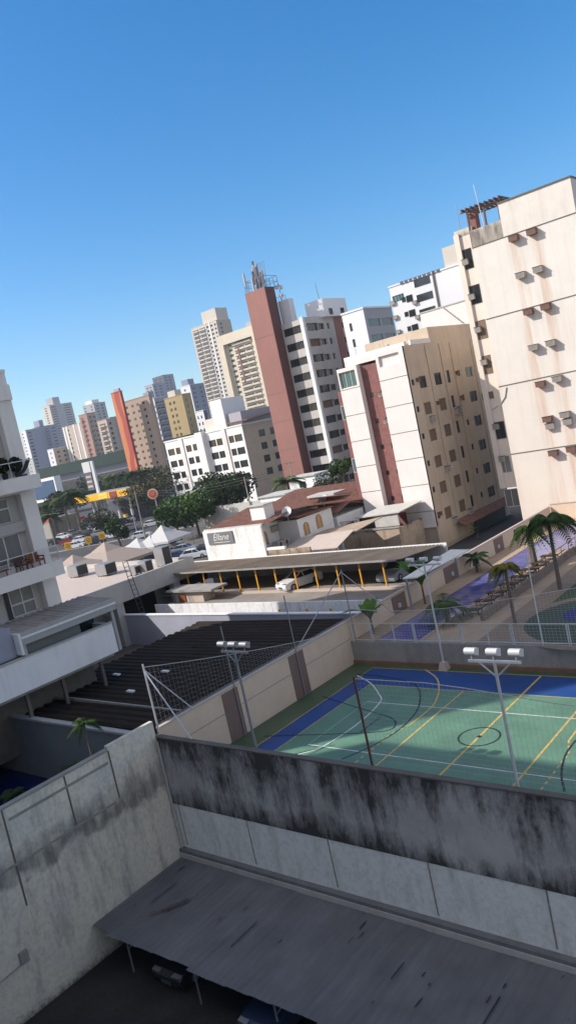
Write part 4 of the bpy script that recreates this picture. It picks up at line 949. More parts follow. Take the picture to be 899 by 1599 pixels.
MB().box(-53.9, 56.2, 7.6, -52.0, 57.6, 9.0).build('roof_box', 'plaster_white', t); MB().box(-54.1, 56.0, 9.0, -51.8, 57.8, 9.1).build('roof_box_lid', 'concrete_light', t)
a, b_ = AY(325, 833, 54), AY(363, 845, 54)
sg = MB(); sx0, sx1, sz0, sz1 = AY(326, 845, 54).x, AY(364, 838, 54).x, 5.95, 7.15
M('sign_grey', (.17, .17, .18), .6, var=.08); sgo = MB().box(sx0, 53.94, sz0, sx1, 54.05, sz1).build('sign_board', 'sign_grey', t)
def text(s_, size, loc, rot, mat, parent, name='lettering', ext=.01, shear=0, ax='CENTER'):
    cu = bpy.data.curves.new(name, 'FONT'); cu.body = s_; cu.size = size; cu.extrude = ext; cu.align_x = ax; cu.align_y = 'CENTER'; cu.shear = shear
    tmp = bpy.data.objects.new('tmp', cu); COL.objects.link(tmp); dg = bpy.context.evaluated_depsgraph_get(); dg.update()
    me = bpy.data.meshes.new_from_object(tmp.evaluated_get(dg)); bpy.data.objects.remove(tmp)
    me.materials.clear(); me.materials.append(MATS[mat]); o = bpy.data.objects.new(name, me); COL.objects.link(o); o.parent = parent
    o.location = Vector(loc)-WL(parent); o.rotation_euler = rot; return o
RY = (math.pi/2, 0, 0)
text('Éllane', .95, ((sx0+sx1)/2+.1, 53.92, (sz0+sz1)/2+.08), RY, 'line_white', sgo, shear=.25)
text('clínica', .28, ((sx0+sx1)/2+.4, 53.92, sz0+.16), RY, 'line_white', sgo) if False else None
MB().box(sx0+.8, 53.925, sz0+.14, sx1-.5, 53.94, sz0+.19).build('underline', 'line_white', sgo)
# courtyard front of clinic with arched window and AC units
def arch(parent, ax, plane, uc, z0, w, h, mat='shutter_orange'):
    m = MB(); n = 10; pts = [(uc-w/2, z0), (uc+w/2, z0)]+[(uc+w/2*math.cos(a), z0+h-w/2+w/2*math.sin(a)) for a in [math.pi*k/n for k in range(n+1)]]
    P = [((u, plane-.03, v) if ax == 'Y' else (plane+.03, u, v)) for u, v in pts]; Q = [((u, plane, v) if ax == 'Y' else (plane, u, v)) for u, v in pts]
    m.hexa(Q, P) if ax == 'X' else m.hexa(Q, P); f_ = m.build('arched_window', mat, parent)
    m = MB(); m.box(*((uc-.04, plane-.05, z0) if ax == 'Y' else (plane+.03, uc-.04, z0)), *((uc+.04, plane-.03, z0+h-.1) if ax == 'Y' else (plane+.05, uc+.04, z0+h-.1))); m.build('mullion', 'frame_white', f_); return f_
M('shutter_orange', (.50, .28, .13), var=.15, scale=4)
t2 = thing('wing_house', 'cream house wing with two arched shuttered windows and tiled roof', 'house', (-52, 62, 0))
MB().box(-53.1, 59.0, 0, -50.5, 64.8, 6.75).build('body', 'plaster_white', t2)
arch(t2, 'X', -50.5, 60.2, 4.9, .95, 1.35); arch(t2, 'X', -50.5, 62.4, 5.1, 1.05, 1.45)
ac_unit(t2, 'X', -50.5, 61.3, 4.4, .6, .5, .3)
m = MB(); tiled(m, -53.4, 58.8, -50.2, 64.9, 6.95, 6.8, 'Y', .45); m.build('roof', 'roof_terracotta', t2)
# entrance court between: back wall
ac_unit(t, 'X', -53.2, 55.3, 5.6, .8, .6, .35); ac_unit(t, 'X', -53.2, 58.2, 6.2, .8, .6, .35); arch(t, 'X', -53.2, 56.7, 4.9, .9, 1.4)
MB().box(-53.15, 54.35, 0, -50.6, 59.0, 3.9).build('porch', 'concrete', t)
tt = thing('outdoor_air_conditioners', 'stack of white air-conditioner units on the clinic porch', 'air conditioner', (-51.8, 57.3, 3.9))
for k in range(2):
    for j in range(2): 
        q = MB(); q.box(-52.3+k*.0, 56.6+k*.95, 3.92+j*.62, -51.5, 57.4+k*.95, 4.48+j*.62); u_ = q.build('unit', 'ac_white', tt); q = MB(); q.tube((-51.5, 57.0+k*.95, 4.2+j*.62), (-51.46, 57.0+k*.95, 4.2+j*.62), .22, 12); q.build('fan', 'grille', u_)
def dish(label, c, r=.45, group='satellite dishes on the house roofs', name='satellite_dish', d=(.2, -.8, .5), base=None):
    t = thing(name, label, 'satellite dish', base or (c[0], c[1], c[2]-.6), group); c = Vector(c); d = Vector(d).normalized(); a = d.orthogonal().normalized(); b_ = d.cross(a); m = MB(); n = 16
    for k in range(n):
        a0, a1 = 6.2832*k/n, 6.2832*(k+1)/n; R = lambda an, rr, h: c+(a*math.cos(an)+b_*math.sin(an))*rr+d*h
        m.quad(R(a0, r, .12), R(a1, r, .12), R(a1, r*.5, .03), R(a0, r*.5, .03)); m.quad(R(a0, r*.5, .03), R(a1, r*.5, .03), tuple(c))
    m.build('reflector', 'dish_white', t); m = MB(); m.tube(c-d*.02, base or (c.x, c.y, c.z-.6), .03, 5); m.tube(c, c+d*.4, .012, 4); m.build('mount', 'metal_grey', t)
p = AY(448, 801, 58); dish('round satellite dish on the clinic roof', (p.x, 58, p.z+.1), .55, base=(p.x, 58, p.z-.9))
p = AY(504, 780, 66); dish('small satellite dish at the ridge of the rear tiled roof', (p.x, 66, p.z+.1), .5, base=(p.x, 66, p.z-.9))
# row of houses behind
t = thing('tiled_house', 'white house under a broad red tiled roof behind the clinic wing', 'house', (-60, 78, 0))
MB().box(-66, 71, 0, -50.6, 86, 5.6).build('body', 'plaster_white', t)
m = MB(); tiled(m, -67, 70.4, -50.0, 79, 6.3, 7.6); tiled(m, -67, 79, -50.0, 87, 7.6, 5.8); m.build('roof', 'roof_terracotta', t)
ops = []; window(t, 'X', -50.6, (80.0, 81.6, 3.4, 4.6), 'shutter', dep=-.02); window(t, 'X', -50.6, (75.0, 76.4, 3.4, 4.6), 'slide', dep=-.02)
m = MB(); p = AY(480, 775, 72); m.box(-58.5, 71, 7.2, -54.5, 73.5, 7.5); m.build('skylight_sheet', 'concrete_light', t)
m = MB(); m.box(-55.5, 80, 6, -52.5, 82.5, 7.9); m.build('chimney_box', 'plaster_white', t)
t = thing('tiled_house', 'small cream house with gabled tile roof left of the red panel building', 'house', (-53, 66, 0))
MB().box(-56.4, 65.2, 0, -50.3, 70.2, 5.6).build('body', 'plaster_white', t); m = MB(); tiled(m, -57, 65.0, -50.0, 67.6, 6.0, 6.7); tiled(m, -57, 67.6, -50.0, 70.6, 6.7, 6.0); m.build('roof', 'roof_terracotta', t)
window(t, 'X', -50.3, (66.6, 67.9, 3.2, 4.5), 'slide', dep=-.02)
m = MB(); m.box(-50.28, 68.0, 3.0, -50.1, 69.6, 3.9); m.build('awning_box', 'shutter_brown', t)
t = thing('awning', 'long tan awning between the houses and the stained terrace wall', 'awning', (-48, 58, 3))
m = MB(); m.hexa([(-50.3, 55.2, 4.25), (-43.4, 55.4, 4.3), (-43.6, 58.8, 5.2), (-50.3, 58.6, 4.9)], [(-50.3, 55.2, 4.32), (-43.4, 55.4, 4.37), (-43.6, 58.8, 5.27), (-50.3, 58.6, 4.97)]); m.build('sheet', 'tarp_beige', t)
m = MB(); m.hexa([(-50.3, 58.9, 4.6), (-43.6, 59.2, 5.0), (-43.6, 63.8, 5.3), (-50.3, 63.0, 4.7)], [(-50.3, 58.9, 4.67), (-43.6, 59.2, 5.07), (-43.6, 63.8, 5.37), (-50.3, 63.0, 4.77)]); m.build('upper_sheet', 'carport_roof', t)
for x in (-50.1, -46.8, -43.6): MB().box(x-.06, 55.3, 0, x+.06, 55.42, 4.3).build('post', 'concrete_dark', t)
t = thing('low_wall', 'old rendered wall with ragged top behind the carport roof', 'wall', (-46, 54.4, 0))
MB().box(-50.9, 54.2, 0, -45.6, 54.4, 4.85).build('wall_panel', 'terrace_render', t)
MB().box(-50.9, 54.15, 4.85, -48.6, 54.45, 5.1).build('coping', 'old_white', t)
# ================================================================= RED STRIPED MID BUILDING
t = thing('apartment_building', 'six-storey beige block with a recessed dark red brick strip', 'building', (-45.5, 78, 0))
YM, XM = 70.2, -41.5; xl, xr1, xr2 = -50.05, -47.45, -44.9; ZT = 21.7; ZB = 2.6
fl = [4.35, 7.2, 10.05, 12.9, 15.75, 18.6]
# front panels left and right of the recess
for (a, b_, zt2, op) in ((xl, xr1, 20.9, (xl+.15, xr1-.3, 18.75, 20.5)), (xr2, XM, 21.6, (xr2+.35, XM-.55, 20.0, 21.1))):
    m = MB(); facade(m, 'Y', YM, (a, b_), (ZB, zt2), [op], .25); m.build('front_panel', 'panel_beige', t)
    if a == xl: window(t, 'Y', YM, op, 'green', dep=.25)
    MB().box(a+.005, YM+.255, ZB, (b_-.005 if a == xl else b_-.2), YM+3.0, zt2-.01).build('panel_core', 'panel_beige', t)
m = MB()
for z in fl:
    for a, b_ in ((xl, xr1), (xr2, XM)): m.box(a, YM-.015, z-.03, b_, YM, z+.03)
m.build('floor_joint', 'concrete_dark', t)
m = MB(); ops = []
for z in fl[:-1]:
    ops += [(xr1+.55, xr1+1.0, z+1.45, z+1.95), (xr2-.62, xr2-.17, z+1.45, z+1.95)]
facade(m, 'Y', YM+.75, (xr1, xr2), (ZB, 20.7), ops, .15); m.build('brick_strip', 'brick_red', t)
for i, op in enumerate(ops):
    window(t, 'Y', YM+.75, op, 'plain', dep=.15)
for i in (0, 1): 
    z = fl[4-i]+1.5; q = ac_unit(t, 'Y', YM+.75, xr2-.35, z, .65, .4, .5)
MB().box(xr1, YM+.91, ZB, xr2, YM+3, 20.65).build('recess_core', 'plaster_tan', t)
MB().box(xl-.12, YM-.05, 20.9, XM, YM+3.2, 21.15).build('roof_band', 'panel_beige', t) if False else None
MB().box(xl+.9, YM+.5, 20.95, XM-.02, YM+15, 21.55).build('roof_slab', 'panel_beige', t)
# side face
side_rows = [17.6, 14.8, 11.95, 9.1, 6.3, 3.5]
colsY = [(70.75, 71.25, .6, 's'), (72.3, 73.75, 1.25, 'b'), (75.6, 77.1, 1.3, 'b'), (78.4, 79.1, 1.35, 'n'), (81.0, 81.55, .65, 's'), (82.9, 84.7, 1.2, 'd')]
ops = []; info = []
for r, z in enumerate(side_rows):
    for (a, b_, h, k) in colsY:
        zc = z+(.0 if k != 's' else .15)+(a-70.7)*.012
        o_ = (a, b_, zc-h/2, zc+h/2); ops.append(o_); info.append((o_, k, r))
YB = 88.0
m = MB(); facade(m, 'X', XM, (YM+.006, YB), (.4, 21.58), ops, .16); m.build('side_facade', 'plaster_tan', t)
random.seed(11)
for o_, k, r in info:
    st = {'s': 'plain', 'b': 'shutter' if r else random.choice(['shutter', 'slide']), 'n': 'slide', 'd': 'slide'}[k]
    if r == 0 and k == 'd': st = 'white'
    window(t, 'X', XM, o_, st, dep=.16)
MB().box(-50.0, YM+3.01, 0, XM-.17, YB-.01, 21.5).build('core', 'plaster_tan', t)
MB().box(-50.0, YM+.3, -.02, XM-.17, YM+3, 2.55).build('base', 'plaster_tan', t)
for (yy, zz) in ((73.3, 13.6), (79.0, 13.75), (79.6, 13.9), (74.4, 8.0), (73.9, 2.45), (77.6, 2.6)):
    ac_unit(t, 'X', XM, yy, zz, .8, .6, .3)
for (yy, r) in ((71.9, 0), (75.2, 1), (80.6, 1), (80.7, 0), (71.0, 5)): ac_unit(t, 'X', XM, yy, side_rows[r]+.3, .5, .35, .3, rusty=True)
m = MB()
for yy in (74.7, 77.8, 80.2, 85.3): m.tube((XM+.05, yy, 1), (XM+.05, yy, 21.4), .05, 6)
m.build('drain_pipe', 'plaster_tan', t)
MB().box(XM-8.4, 76.4, 21.55, XM-.2, YB-.3, 23.3).build('roof_storey', 'plaster_tan', t)
MB().box(XM-.22, 72.0, 21.6, XM+.02, 76.2, 22.1).build('roof_parapet', 'panel_beige', t)
MB().box(XM-8, YM+1.0, 21.58, XM-.3, YM+1.15, 22.0).build('front_parapet', 'panel_beige', t)
MB().box(xl-.02, YM+.28, 2, xl+.35, YM+14, 20.8).build('west_core', 'brick_red', t)
# brick west return visible left of the panels with bay windows
MB().box(-51.6, YM+1.5, 0, xl-.03, YM+9, 18.6).build('rear_bay', 'brick_red', t)
for z in (4.2, 9.4, 15.4): 
    window(t, 'Y', YM+1.5, (-51.5, -50.4, z, z+1.6), 'bluepane', dep=-.02)
tt = thing('antenna_cluster', 'row of small dishes and units along the roof edge of the beige block', 'antenna', (-45.5, YM+2, 21.6))
random.seed(4)
for k in range(11):
    x = -49.0+k*.62; y = YM+2.2+random.uniform(-.5, 2.5); q = MB(); q.box(x-.22, y-.2, 21.56, x+.22, y+.2, 21.56+random.uniform(.35, .75)); q.build('unit', 'ac_white', tt)
    if k % 3 == 0: q = MB(); q.tube((x+.3, y, 21.56), (x+.3, y, 22.9), .02, 4); q.tube((x+.1, y, 22.6), (x+.6, y, 22.7), .015, 4); q.build('mast', 'metal_grey', tt)
# terrace in front
t = thing('terrace_wall', 'stained render terrace wall at the foot of the beige block', 'wall', (-46.5, 66, 0))
MB().box(-51.0, 65.5, 0, -43.1, 65.75, 3.75).build('wall_panel', 'terrace_render', t); MB().box(-51.05, 65.42, 3.75, -43.0, 65.8, 3.87).build('coping', 'concrete', t)
MB().box(-43.3, 65.76, 0, -43.05, 70.1, 3.75).build('return_wall', 'terrace_render', t)
m = MB()
for k in range(24): m.tube((-50.9+k*.12, 65.6, 3.87), (-50.9+k*.12, 65.6, 4.9), .012, 4)
m.box(-50.95, 65.58, 4.9, -48.0, 65.62, 4.94); m.build('railing', 'metal_dark', t)
t = thing('terrace_canopy', 'flat grey canopy with glazed box on the terrace of the beige block', 'canopy', (-46, 68, 3.8))
MB().hexa([(-48.6, 66.0, 5.05), (-43.0, 66.0, 5.2), (-42.6, 70.0, 5.5), (-47.6, 70.0, 5.4)], [(-48.6, 66.0, 5.15), (-43.0, 66.0, 5.3), (-42.6, 70.0, 5.6), (-47.6, 70.0, 5.5)]).build('roof_sheet', 'concrete_light', t)
MB().box(-48.2, 66.2, 3.87, -46.4, 66.3, 5.0).build('glazing', 'glass_dark', t); MB().box(-46.3, 66.2, 3.87, -43.4, 66.35, 5.1).build('front_panel', 'concrete_light', t)
# alley lean-to at side of mid building
t = thing('alley_roof', 'brown tiled lean-to with dark openings at the foot of the tan side wall', 'roof', (-40.8, 80, 0))
m = MB(); m.hexa([(-41.45, 74, 2.3), (-40.2, 74, 1.7), (-40.2, 88, 1.7), (-41.45, 88, 2.3)], [(-41.45, 74, 2.4), (-40.2, 74, 1.8), (-40.2, 88, 1.8), (-41.45, 88, 2.4)]); m.build('tiles', 'roof_terracotta', t)
MB().box(-41.4, 78, 0, -41.3, 86, 1.6).build('opening', 'pot_black', t)
make_bigleaf('agave_plant', 'spiky green plant in the alley behind the cream wall', at(746, 842, .0), 2.0, 9, 8, spread=1.0, lw=.10)
# ================================================================= RIGHT CREAM BUILDING
t = thing('apartment_building', 'tall cream building at the right with rust-streaked air conditioners', 'building', (-29, 84, 0))
YR = 76.0; xL0, xLm, xR = -36.75, -34.75, -24.35; ZR = 32.95; Z1 = 29.5
m = MB(); m.quad((xLm, YR, 0), (xR, YR, 0), (xR, YR, Z1), (xLm, YR, Z1)); 
m = MB(); m.box(xLm, YR, 0, xR, YR+12, Z1); m.build('front_wall', 'right_cream', t)
MB().box(xLm+3.3, YR+.02, Z1+.0, xR, YR+12, 32.75).build('upper_wall', 'upper_cream', t)
MB().box(xL0, YR+.55, 4.9, xLm-.005, YR+12, Z1+1.6).build('recess_wall', 'plaster_cream', t)
MB().box(xL0-.02, YR+.3, 4.9, xL0+.55, YR+.6, Z1+1.9).build('edge_pier', 'plaster_cream', t)
MB().box(xLm-.01, YR+.015, Z1, xLm+3.29, YR+.25, Z1+1.75).build('terrace_parapet', 'parapet_mould', t)
MB().box(xL0, YR+.54, Z1+1.6, xLm-.02, YR+.8, Z1+2.3).build('corner_parapet', 'parapet_mould', t)
MB().box(xLm+3.28, YR-.06, 32.75, xR+.06, YR+12, 32.9).build('roof_edge', 'concrete_dark', t)
jz = [29.5, 22.65, 15.55, 8.3]
jz = [AY(820, 359, YR).z, AY(820, 482, YR).z, AY(840, 591, YR).z, AY(820, 706, YR).z]
for z in jz: MB().box(xLm, YR-.03, z-.05, xR, YR, z+.05).build('floor_joint', 'concrete_dark', t)
acs = [[(800, 372), (828, 362)], [(811, 430), (838, 421)], [(823, 487), (850, 479)], [(831, 543), (858, 536)], [(842, 600), (868, 592)], [(853, 655), (880, 648)], [(862, 708), (890, 702)]]
for r, row in enumerate(acs):
    for c_, (x, y) in enumerate(row):
        p = AY(x, y, YR-.5); ac_unit(t, 'Y', YR, p.x, p.z, .85, .52, .62, rusty=(r*2+c_) in (0, 1, 4, 5, 8, 10, 12, 13))
        if r == 5: q = ac_unit(t, 'Y', YR, p.x+.1, p.z-.72, .85, .55, .45)
m = MB(); 
wins = [((728, 405), 1.3, 2.0, 'slide'), ((741, 460), 1.3, 1.9, 'slide'), ((750, 515), 1.3, 1.9, 'shutter'), ((758, 570), 1.3, 1.9, 'shutter'), ((761, 618), 1.3, .75, 'shutter'), ((779, 672), 1.3, 1.8, 'slide'), ((788, 725), 1.3, 1.8, 'curtain'), ((799, 777), 1.5, 1.9, 'curtain')]
for (p_, w, h, st) in wins:
    p = AY(p_[0], p_[1], YR+.55); window(t, 'Y', YR+.55, (p.x-w/2, p.x+w/2, p.z-h/2, p.z+h/2), st, dep=.03)
for (x, y) in ((718, 412), (728, 466), (738, 517), (745, 568), (765, 668), (776, 718)):
    p = AY(x, y, YR+.3); ac_unit(t, 'Y', YR+.55, max(p.x, xL0+.75), p.z, .6, .55, .4)
MB().box(xL0+.2, YR+.5, 4.9, xL0+.35, YR+.54, 29).build('drain_pipe', 'plaster_cream', t)
m = MB(); m.path([AY(790, 605, YR-.05), AY(788, 620, YR-.05), AY(780, 632, YR-.05), AY(768, 640, YR-.05)], .05, 6); m.build('cable', 'concrete', t)
# pergola on the roof
t = thing('roof_pergola', 'dark red wooden pergola on the roof terrace of the cream building', 'pergola', (xLm+2, YR+2, Z1+1))
pz0 = AY(752, 330, YR+1.5).z
for k in range(9): x = xLm-.5+k*.5; m = MB(); m.box(x-.06, YR-.1, pz0+.35, x+.06, YR+3.2, pz0+.55); m.build('slat', 'wood_dark', t)
for y in (YR+.3, YR+2.8): m = MB(); m.box(xLm-.8, y-.06, pz0+.2, xLm+3.8, y+.06, pz0+.35); m.build('beam', 'wood_dark', t)
for x in (xLm-.1, xLm+1.7, xLm+3.2): m = MB(); m.box(x-.08, YR+.22, Z1, x+.08, YR+.38, pz0+.2); m.build('post', 'wood_dark', t)
MB().box(xLm-.3, YR+.9, Z1+1, xLm+.5, YR+1.6, pz0+.1).build('chimney', 'brick_red', t)
t = thing('roof_antenna', 'thin antenna mast at the left corner of the cream building roof', 'antenna', (xL0+.6, YR+.9, Z1+1.6))
m = MB(); m.tube((xL0+.6, YR+.9, Z1+1.6), (xL0+.6, YR+.9, Z1+4.9), .04, 6); m.build('mast', 'metal_grey', t)
t = thing('roof_antenna', 'white antenna mast rising beside the roof pergola', 'antenna', (xLm+1.5, YR+.1, Z1+1.7))
m = MB(); m.tube((xLm+1.5, YR+.1, Z1+1.7), (xLm+1.2, YR+.1, Z1+5.9), .04, 6); m.build('mast', 'metal_white', t)
# ================================================================= RED TOWER
YT = 120.0
def fx(px, py, Y): return AY(px, py, Y).x
rx0, rx1 = fx(405, 590, YT), fx(443, 580, YT); rtop = AY(398, 453, YT).z; 
t = thing('apartment_tower', 'beige tower with a tall dark red slab carrying antennas', 'building', (rx1+4, YT+8, 0))
xcr = rx1
rx0 = fx(382, 459, YT); rx1 = fx(413, 448, YT)
yd = AX(427, 445, rx1).y
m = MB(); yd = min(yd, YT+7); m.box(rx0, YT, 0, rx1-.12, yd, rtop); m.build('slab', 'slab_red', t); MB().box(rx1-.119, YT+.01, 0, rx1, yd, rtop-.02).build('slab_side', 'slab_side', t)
m = MB()
for py in (520, 615, 660, 705): z = AY(430, py, YT).z; m.box(rx0, YT-.03, z-.06, rx1, YT, z+.06)
m.build('slab_joint', 'brown_band', t)
YBF = yd-.35; xb1 = fx(471.5, 495, YBF); ztb = AY(471.5, 495, YBF).z
yb2 = AX(545.5, 492, xb1).y
side_end = min(yb2, YBF+26)
zrows = []
sp = 24.0
Pc = [AY(474+ (i*5.2), 509+i*24.0*1.0, YBF).z for i in range(10)]
zc = [ztb-2.0-i*3.05 for i in range(12)]; zc = [z for z in zc if z > 1.5]
ops = []
for z in zc: ops += [(rx1+.1, xb1-.9, z-.75, z+.75)]
m = MB(); facade(m, 'Y', YBF, (rx1-.1, xb1-.7), (0, ztb-.25), ops, .5); m.build('front_facade', 'stone_beige', t)
for o_ in ops: window(t, 'Y', YBF, o_, 'slide', dep=.45, pane=True)
MB().box(xb1-.7, YBF-.12, 0, xb1, YBF+.45, ztb+.1).build('corner_pier', 'stone_light', t)
# side
ys = lambda px, py: AX(px, py, xb1).y
y_b = ys(495, 500); y_w1a, y_w1b = ys(497, 510), ys(506, 508); y_w2a, y_w2b = ys(511, 511), ys(515, 511); y_r0, y_r1 = ys(521, 505), ys(532, 500); y_w3a, y_w3b = ys(534, 510), ys(538, 508)
ops = []
for z in zc: ops += [(YBF+.9, y_b, z-.75, z+.75), (y_w1a, y_w1b, z-.6, z+.6), (y_w2a, y_w2b, z-.6, z+.6), (y_w3a, y_w3b, z-.6, z+.6)]
m = MB(); facade(m, 'X', xb1, (YBF+.451, side_end), (0, ztb-.05), ops, .5); m.build('side_facade', 'stone_beige', t)
for i, o_ in enumerate(ops):
    if i % 4 == 0 and (i//4) in (1, 5, 8): window(t, 'X', xb1, o_, 'shutter', dep=.45)
    else: window(t, 'X', xb1, o_, 'slide' if i % 4 == 0 else 'plain', dep=.45)
MB().box(xb1, y_r0, 0, xb1+.05, y_r1, ztb-.3).build('red_stripe', 'slab_red', t)
MB().box(rx1+.02, YBF+.52, 0, xb1-.52, side_end-.02, ztb-.2).build('core', 'far_grey', t)
# roof blocks
a = AY(437, 478, YBF+2); MB().box(fx(433, 470, YBF+2), YBF+2, ztb-.3, fx(449, 465, YBF+2), YBF+3.6, AY(443, 470, YBF+2).z+.2).build('stair_block', 'far_white', t)
m = MB(); xx0, xx1 = fx(476, 480, YBF+6), fx(503, 470, YBF+6); zz = AY(490, 470, YBF+6).z; MB().box(xx0, YBF+6, ztb-.3, xx1, YBF+14, zz).build('water_tank_block', 'far_white', t)
for yy in (YBF+7.5, YBF+11.5): window(t, 'X', xx1, (yy, yy+1.2, zz-3.2, zz-2.0), 'plain', dep=-.02)
# antennas
tt = thing('antenna_cluster', 'crowded cell antennas and railing on top of the red slab', 'antenna', (rx0, YT+2, rtop))
m = MB(); xa, xb_ = rx0+.2, rx1-.2; y0_, y1_ = YT+.2, YT+4.5
for x in [xa+(xb_-xa)*k/5 for k in range(6)]:
    for y in (y0_, y1_): m.tube((x, y, rtop), (x, y, rtop+2.2), .06, 4)
for z in (1.1, 2.2):
    for y in (y0_, y1_): m.tube((xa, y, rtop+z), (xb_, y, rtop+z), .05, 4)
    for x in (xa, xb_): m.tube((x, y0_, rtop+z), (x, y1_, rtop+z), .05, 4)
m.build('railing', 'mast_steel', tt)
random.seed(2)
for k in range(15):
    x = xa+.1+(xb_-xa)*.62*(k/14); y = random.uniform(y0_, y1_); h = random.uniform(3.6, 6.4)-k*.15; m = MB(); m.tube((x, y, rtop), (x, y, rtop+h), .07, 5); m.build('mast', 'mast_steel', tt)
    m = MB(); m.box(x-.18, y-.4, rtop+h-2.4, x+.18, y-.15, rtop+h+.2); m.build('panel_antenna', 'far_grey' if k % 3 else 'far_dark', tt)
m = MB()
for k in range(5):
    x = xa+(xb_-xa)*(.6+.1*k); m.tube((x, y0_+1, rtop), (x-.3, y0_+1.6, rtop+5), .06, 4)
m.tube((xa+(xb_-xa)*.55, y0_+1.6, rtop+4.9), (xb_, y0_+1.6, rtop+5.0), .06, 4); m.tube((xa+(xb_-xa)*.55, y0_+1.3, rtop+2.6), (xb_, y0_+1.3, rtop+2.6), .06, 4); m.build('lattice', 'mast_steel', tt)
tt = thing('antenna_cluster', 'slim mast with drums on the block behind the red slab', 'antenna', (fx(440, 460, YBF+3), YBF+3, ztb+4))
x = fx(440, 470, YBF+3); z0_ = AY(443, 470, YBF+2).z; z1_ = AY(439, 441, YBF+3).z
m = MB(); m.tube((x, YBF+3, z0_), (x, YBF+3, z1_), .08, 5); m.build('mast', 'mast_steel', tt)
for dz, dx_ in ((-.6, -.5), (-.9, .6), (-2.4, .3)): m = MB(); m.tube((x+dx_, YBF+2.6, z1_+dz), (x+dx_, YBF+3.0, z1_+dz), .45, 8); m.build('drum', 'far_white', tt)
m = MB()
for k in range(7): m.tube((x-1.8+k*.6, YBF+2.1, z0_), (x-1.8+k*.6, YBF+2.1, z0_+1.1), .04, 4)
m.tube((x-1.8, YBF+2.1, z0_+1.1), (x+1.8, YBF+2.1, z0_+1.1), .04, 4); m.build('railing', 'mast_steel', tt)
tt = thing('roof_antenna', 'whip antenna on the white tank block beside the red slab tower', 'antenna', (xx0+2.4, YBF+8, zz)); m = MB(); m.tube((xx0+2.4, YBF+8, zz), (xx0+2.2, YBF+8, zz+3.6), .05, 4); m.build('mast', 'mast_steel', tt)
# ================================================================= GENERIC FAR TOWER
def tower(label, lpx, cpx, rpx, Y, front='far_cream', side='far_grey', front_cols=(), side_cols=(), fh=3.0, name='apartment_tower', ztop_add=0, zmin=0, roof=None, maxfl=40, win_h=1.4, group=None, stripes=None, sstripes=None, cat='building', depth_max=60, cap=.8):
    """lpx: left top corner of the -Y face, cpx: its right top corner, rpx: right end of the +X face (None if unseen). cols: (from, to, style) as fractions"""
    C_ = AY(cpx[0], cpx[1], Y); x0 = AY(lpx[0], lpx[1], Y).x; x1 = C_.x; zt = C_.z+ztop_add
    if rpx: y1 = min(AX(rpx[0], rpx[1], x1).y, Y+depth_max)
    else: y1 = Y+16
    t = thing(name, label, cat, ((x0+x1)/2, (Y+y1)/2, 0), group)
    n = min(maxfl, int((zt-4-zmin)/fh)); rows = [zt-cap-.35-fh*.5-fh*k for k in range(n)]
    rows = [z for z in rows if z > zmin+1.5]
    for ax, pl, U, cols_, mat in (('Y', Y, (x0, x1), front_cols, front), ('X', x1, (Y+.25, y1), side_cols, side)):
        if ax == 'X' and rpx is None: cols_ = ()
        ops = []
        w = U[1]-U[0]
        for (a, b_, st) in cols_:
            for z in rows: ops.append((U[0]+w*a, U[0]+w*b_, z-win_h/2, z+win_h/2, st))
        m = MB(); facade(m, ax, pl, U, (0, zt), [o[:4] for o in ops], .22); m.build('front_facade' if ax == 'Y' else 'side_facade', mat, t)
        lim = 98
        ops_p, ops_s = ops[:lim], ops[lim:]
        for o_ in ops_p:
            if o_[4] == 'balc':
                continue
            window(t, ax, pl, o_[:4], 'farwin' if False else o_[4], dep=.22, pane=False)
        bal = [o_ for o_ in ops if o_[4] == 'balc']
        for o_ in bal[:98]:
            u0, u1, v0, v1 = o_[:4]; q = MB()
            if ax == 'Y': q.box(u0-.15, pl-1.1, v0-.45, u1+.15, pl-.01, v0-.2); q.box(u0-.15, pl-1.12, v0-.2, u1+.15, pl-1.0, v0+.55)
            else: q.box(pl+.01, u0-.15, v0-.45, pl+1.1, u1+.15, v0-.2); q.box(pl+1.0, u0-.15, v0-.2, pl+1.12, u1+.15, v0+.55)
            q.build('balcony', mat, t)
        if ops_s and any(o_[4] != 'balc' for o_ in ops_s):
            q = MB()
            for o_ in ops_s:
                if o_[4] == 'balc': continue
                u0, u1, v0, v1 = o_[:4]
                if ax == 'Y': q.box(u0, pl+.12, v0, u1, pl+.2, v1)
                else: q.box(pl-.2, u0, v0, pl-.12, u1, v1)
            tag(q.build('window_panes', 'glass_dark', t), kind='stuff')
    MB().box(x0+.02, Y+.23, 0, x1-.23, y1-.02, zt-.05).build('core', 'far_dark', t)
    if x1-x0 > 1: MB().box(x0-.15, Y-.15, zt-.0, x1+.15, y1+.1, zt+cap*.4).build('roof_edge', front, t)
    if stripes:
        for (a, b_, mt) in stripes: q = MB(); q.box(x0+(x1-x0)*a, Y-.25, 0, x0+(x1-x0)*b_, Y-.01, zt+.2); q.build('wall_stripe', mt, t)
    if sstripes:
        for (a, b_, mt) in sstripes: q = MB(); q.box(x1+.01, Y+(y1-Y)*a, 0, x1+.3, Y+(y1-Y)*b_, zt+.2); q.build('wall_stripe', mt, t)
    if roof:
        for (a, b_, c_, d_, h, mt) in roof: q = MB(); q.box(x0+(x1-x0)*a, Y+(y1-Y)*c_, zt, x0+(x1-x0)*b_, Y+(y1-Y)*d_, zt+h); q.build('roof_block', mt, t)
    return t, (x0, x1, Y, y1, zt)
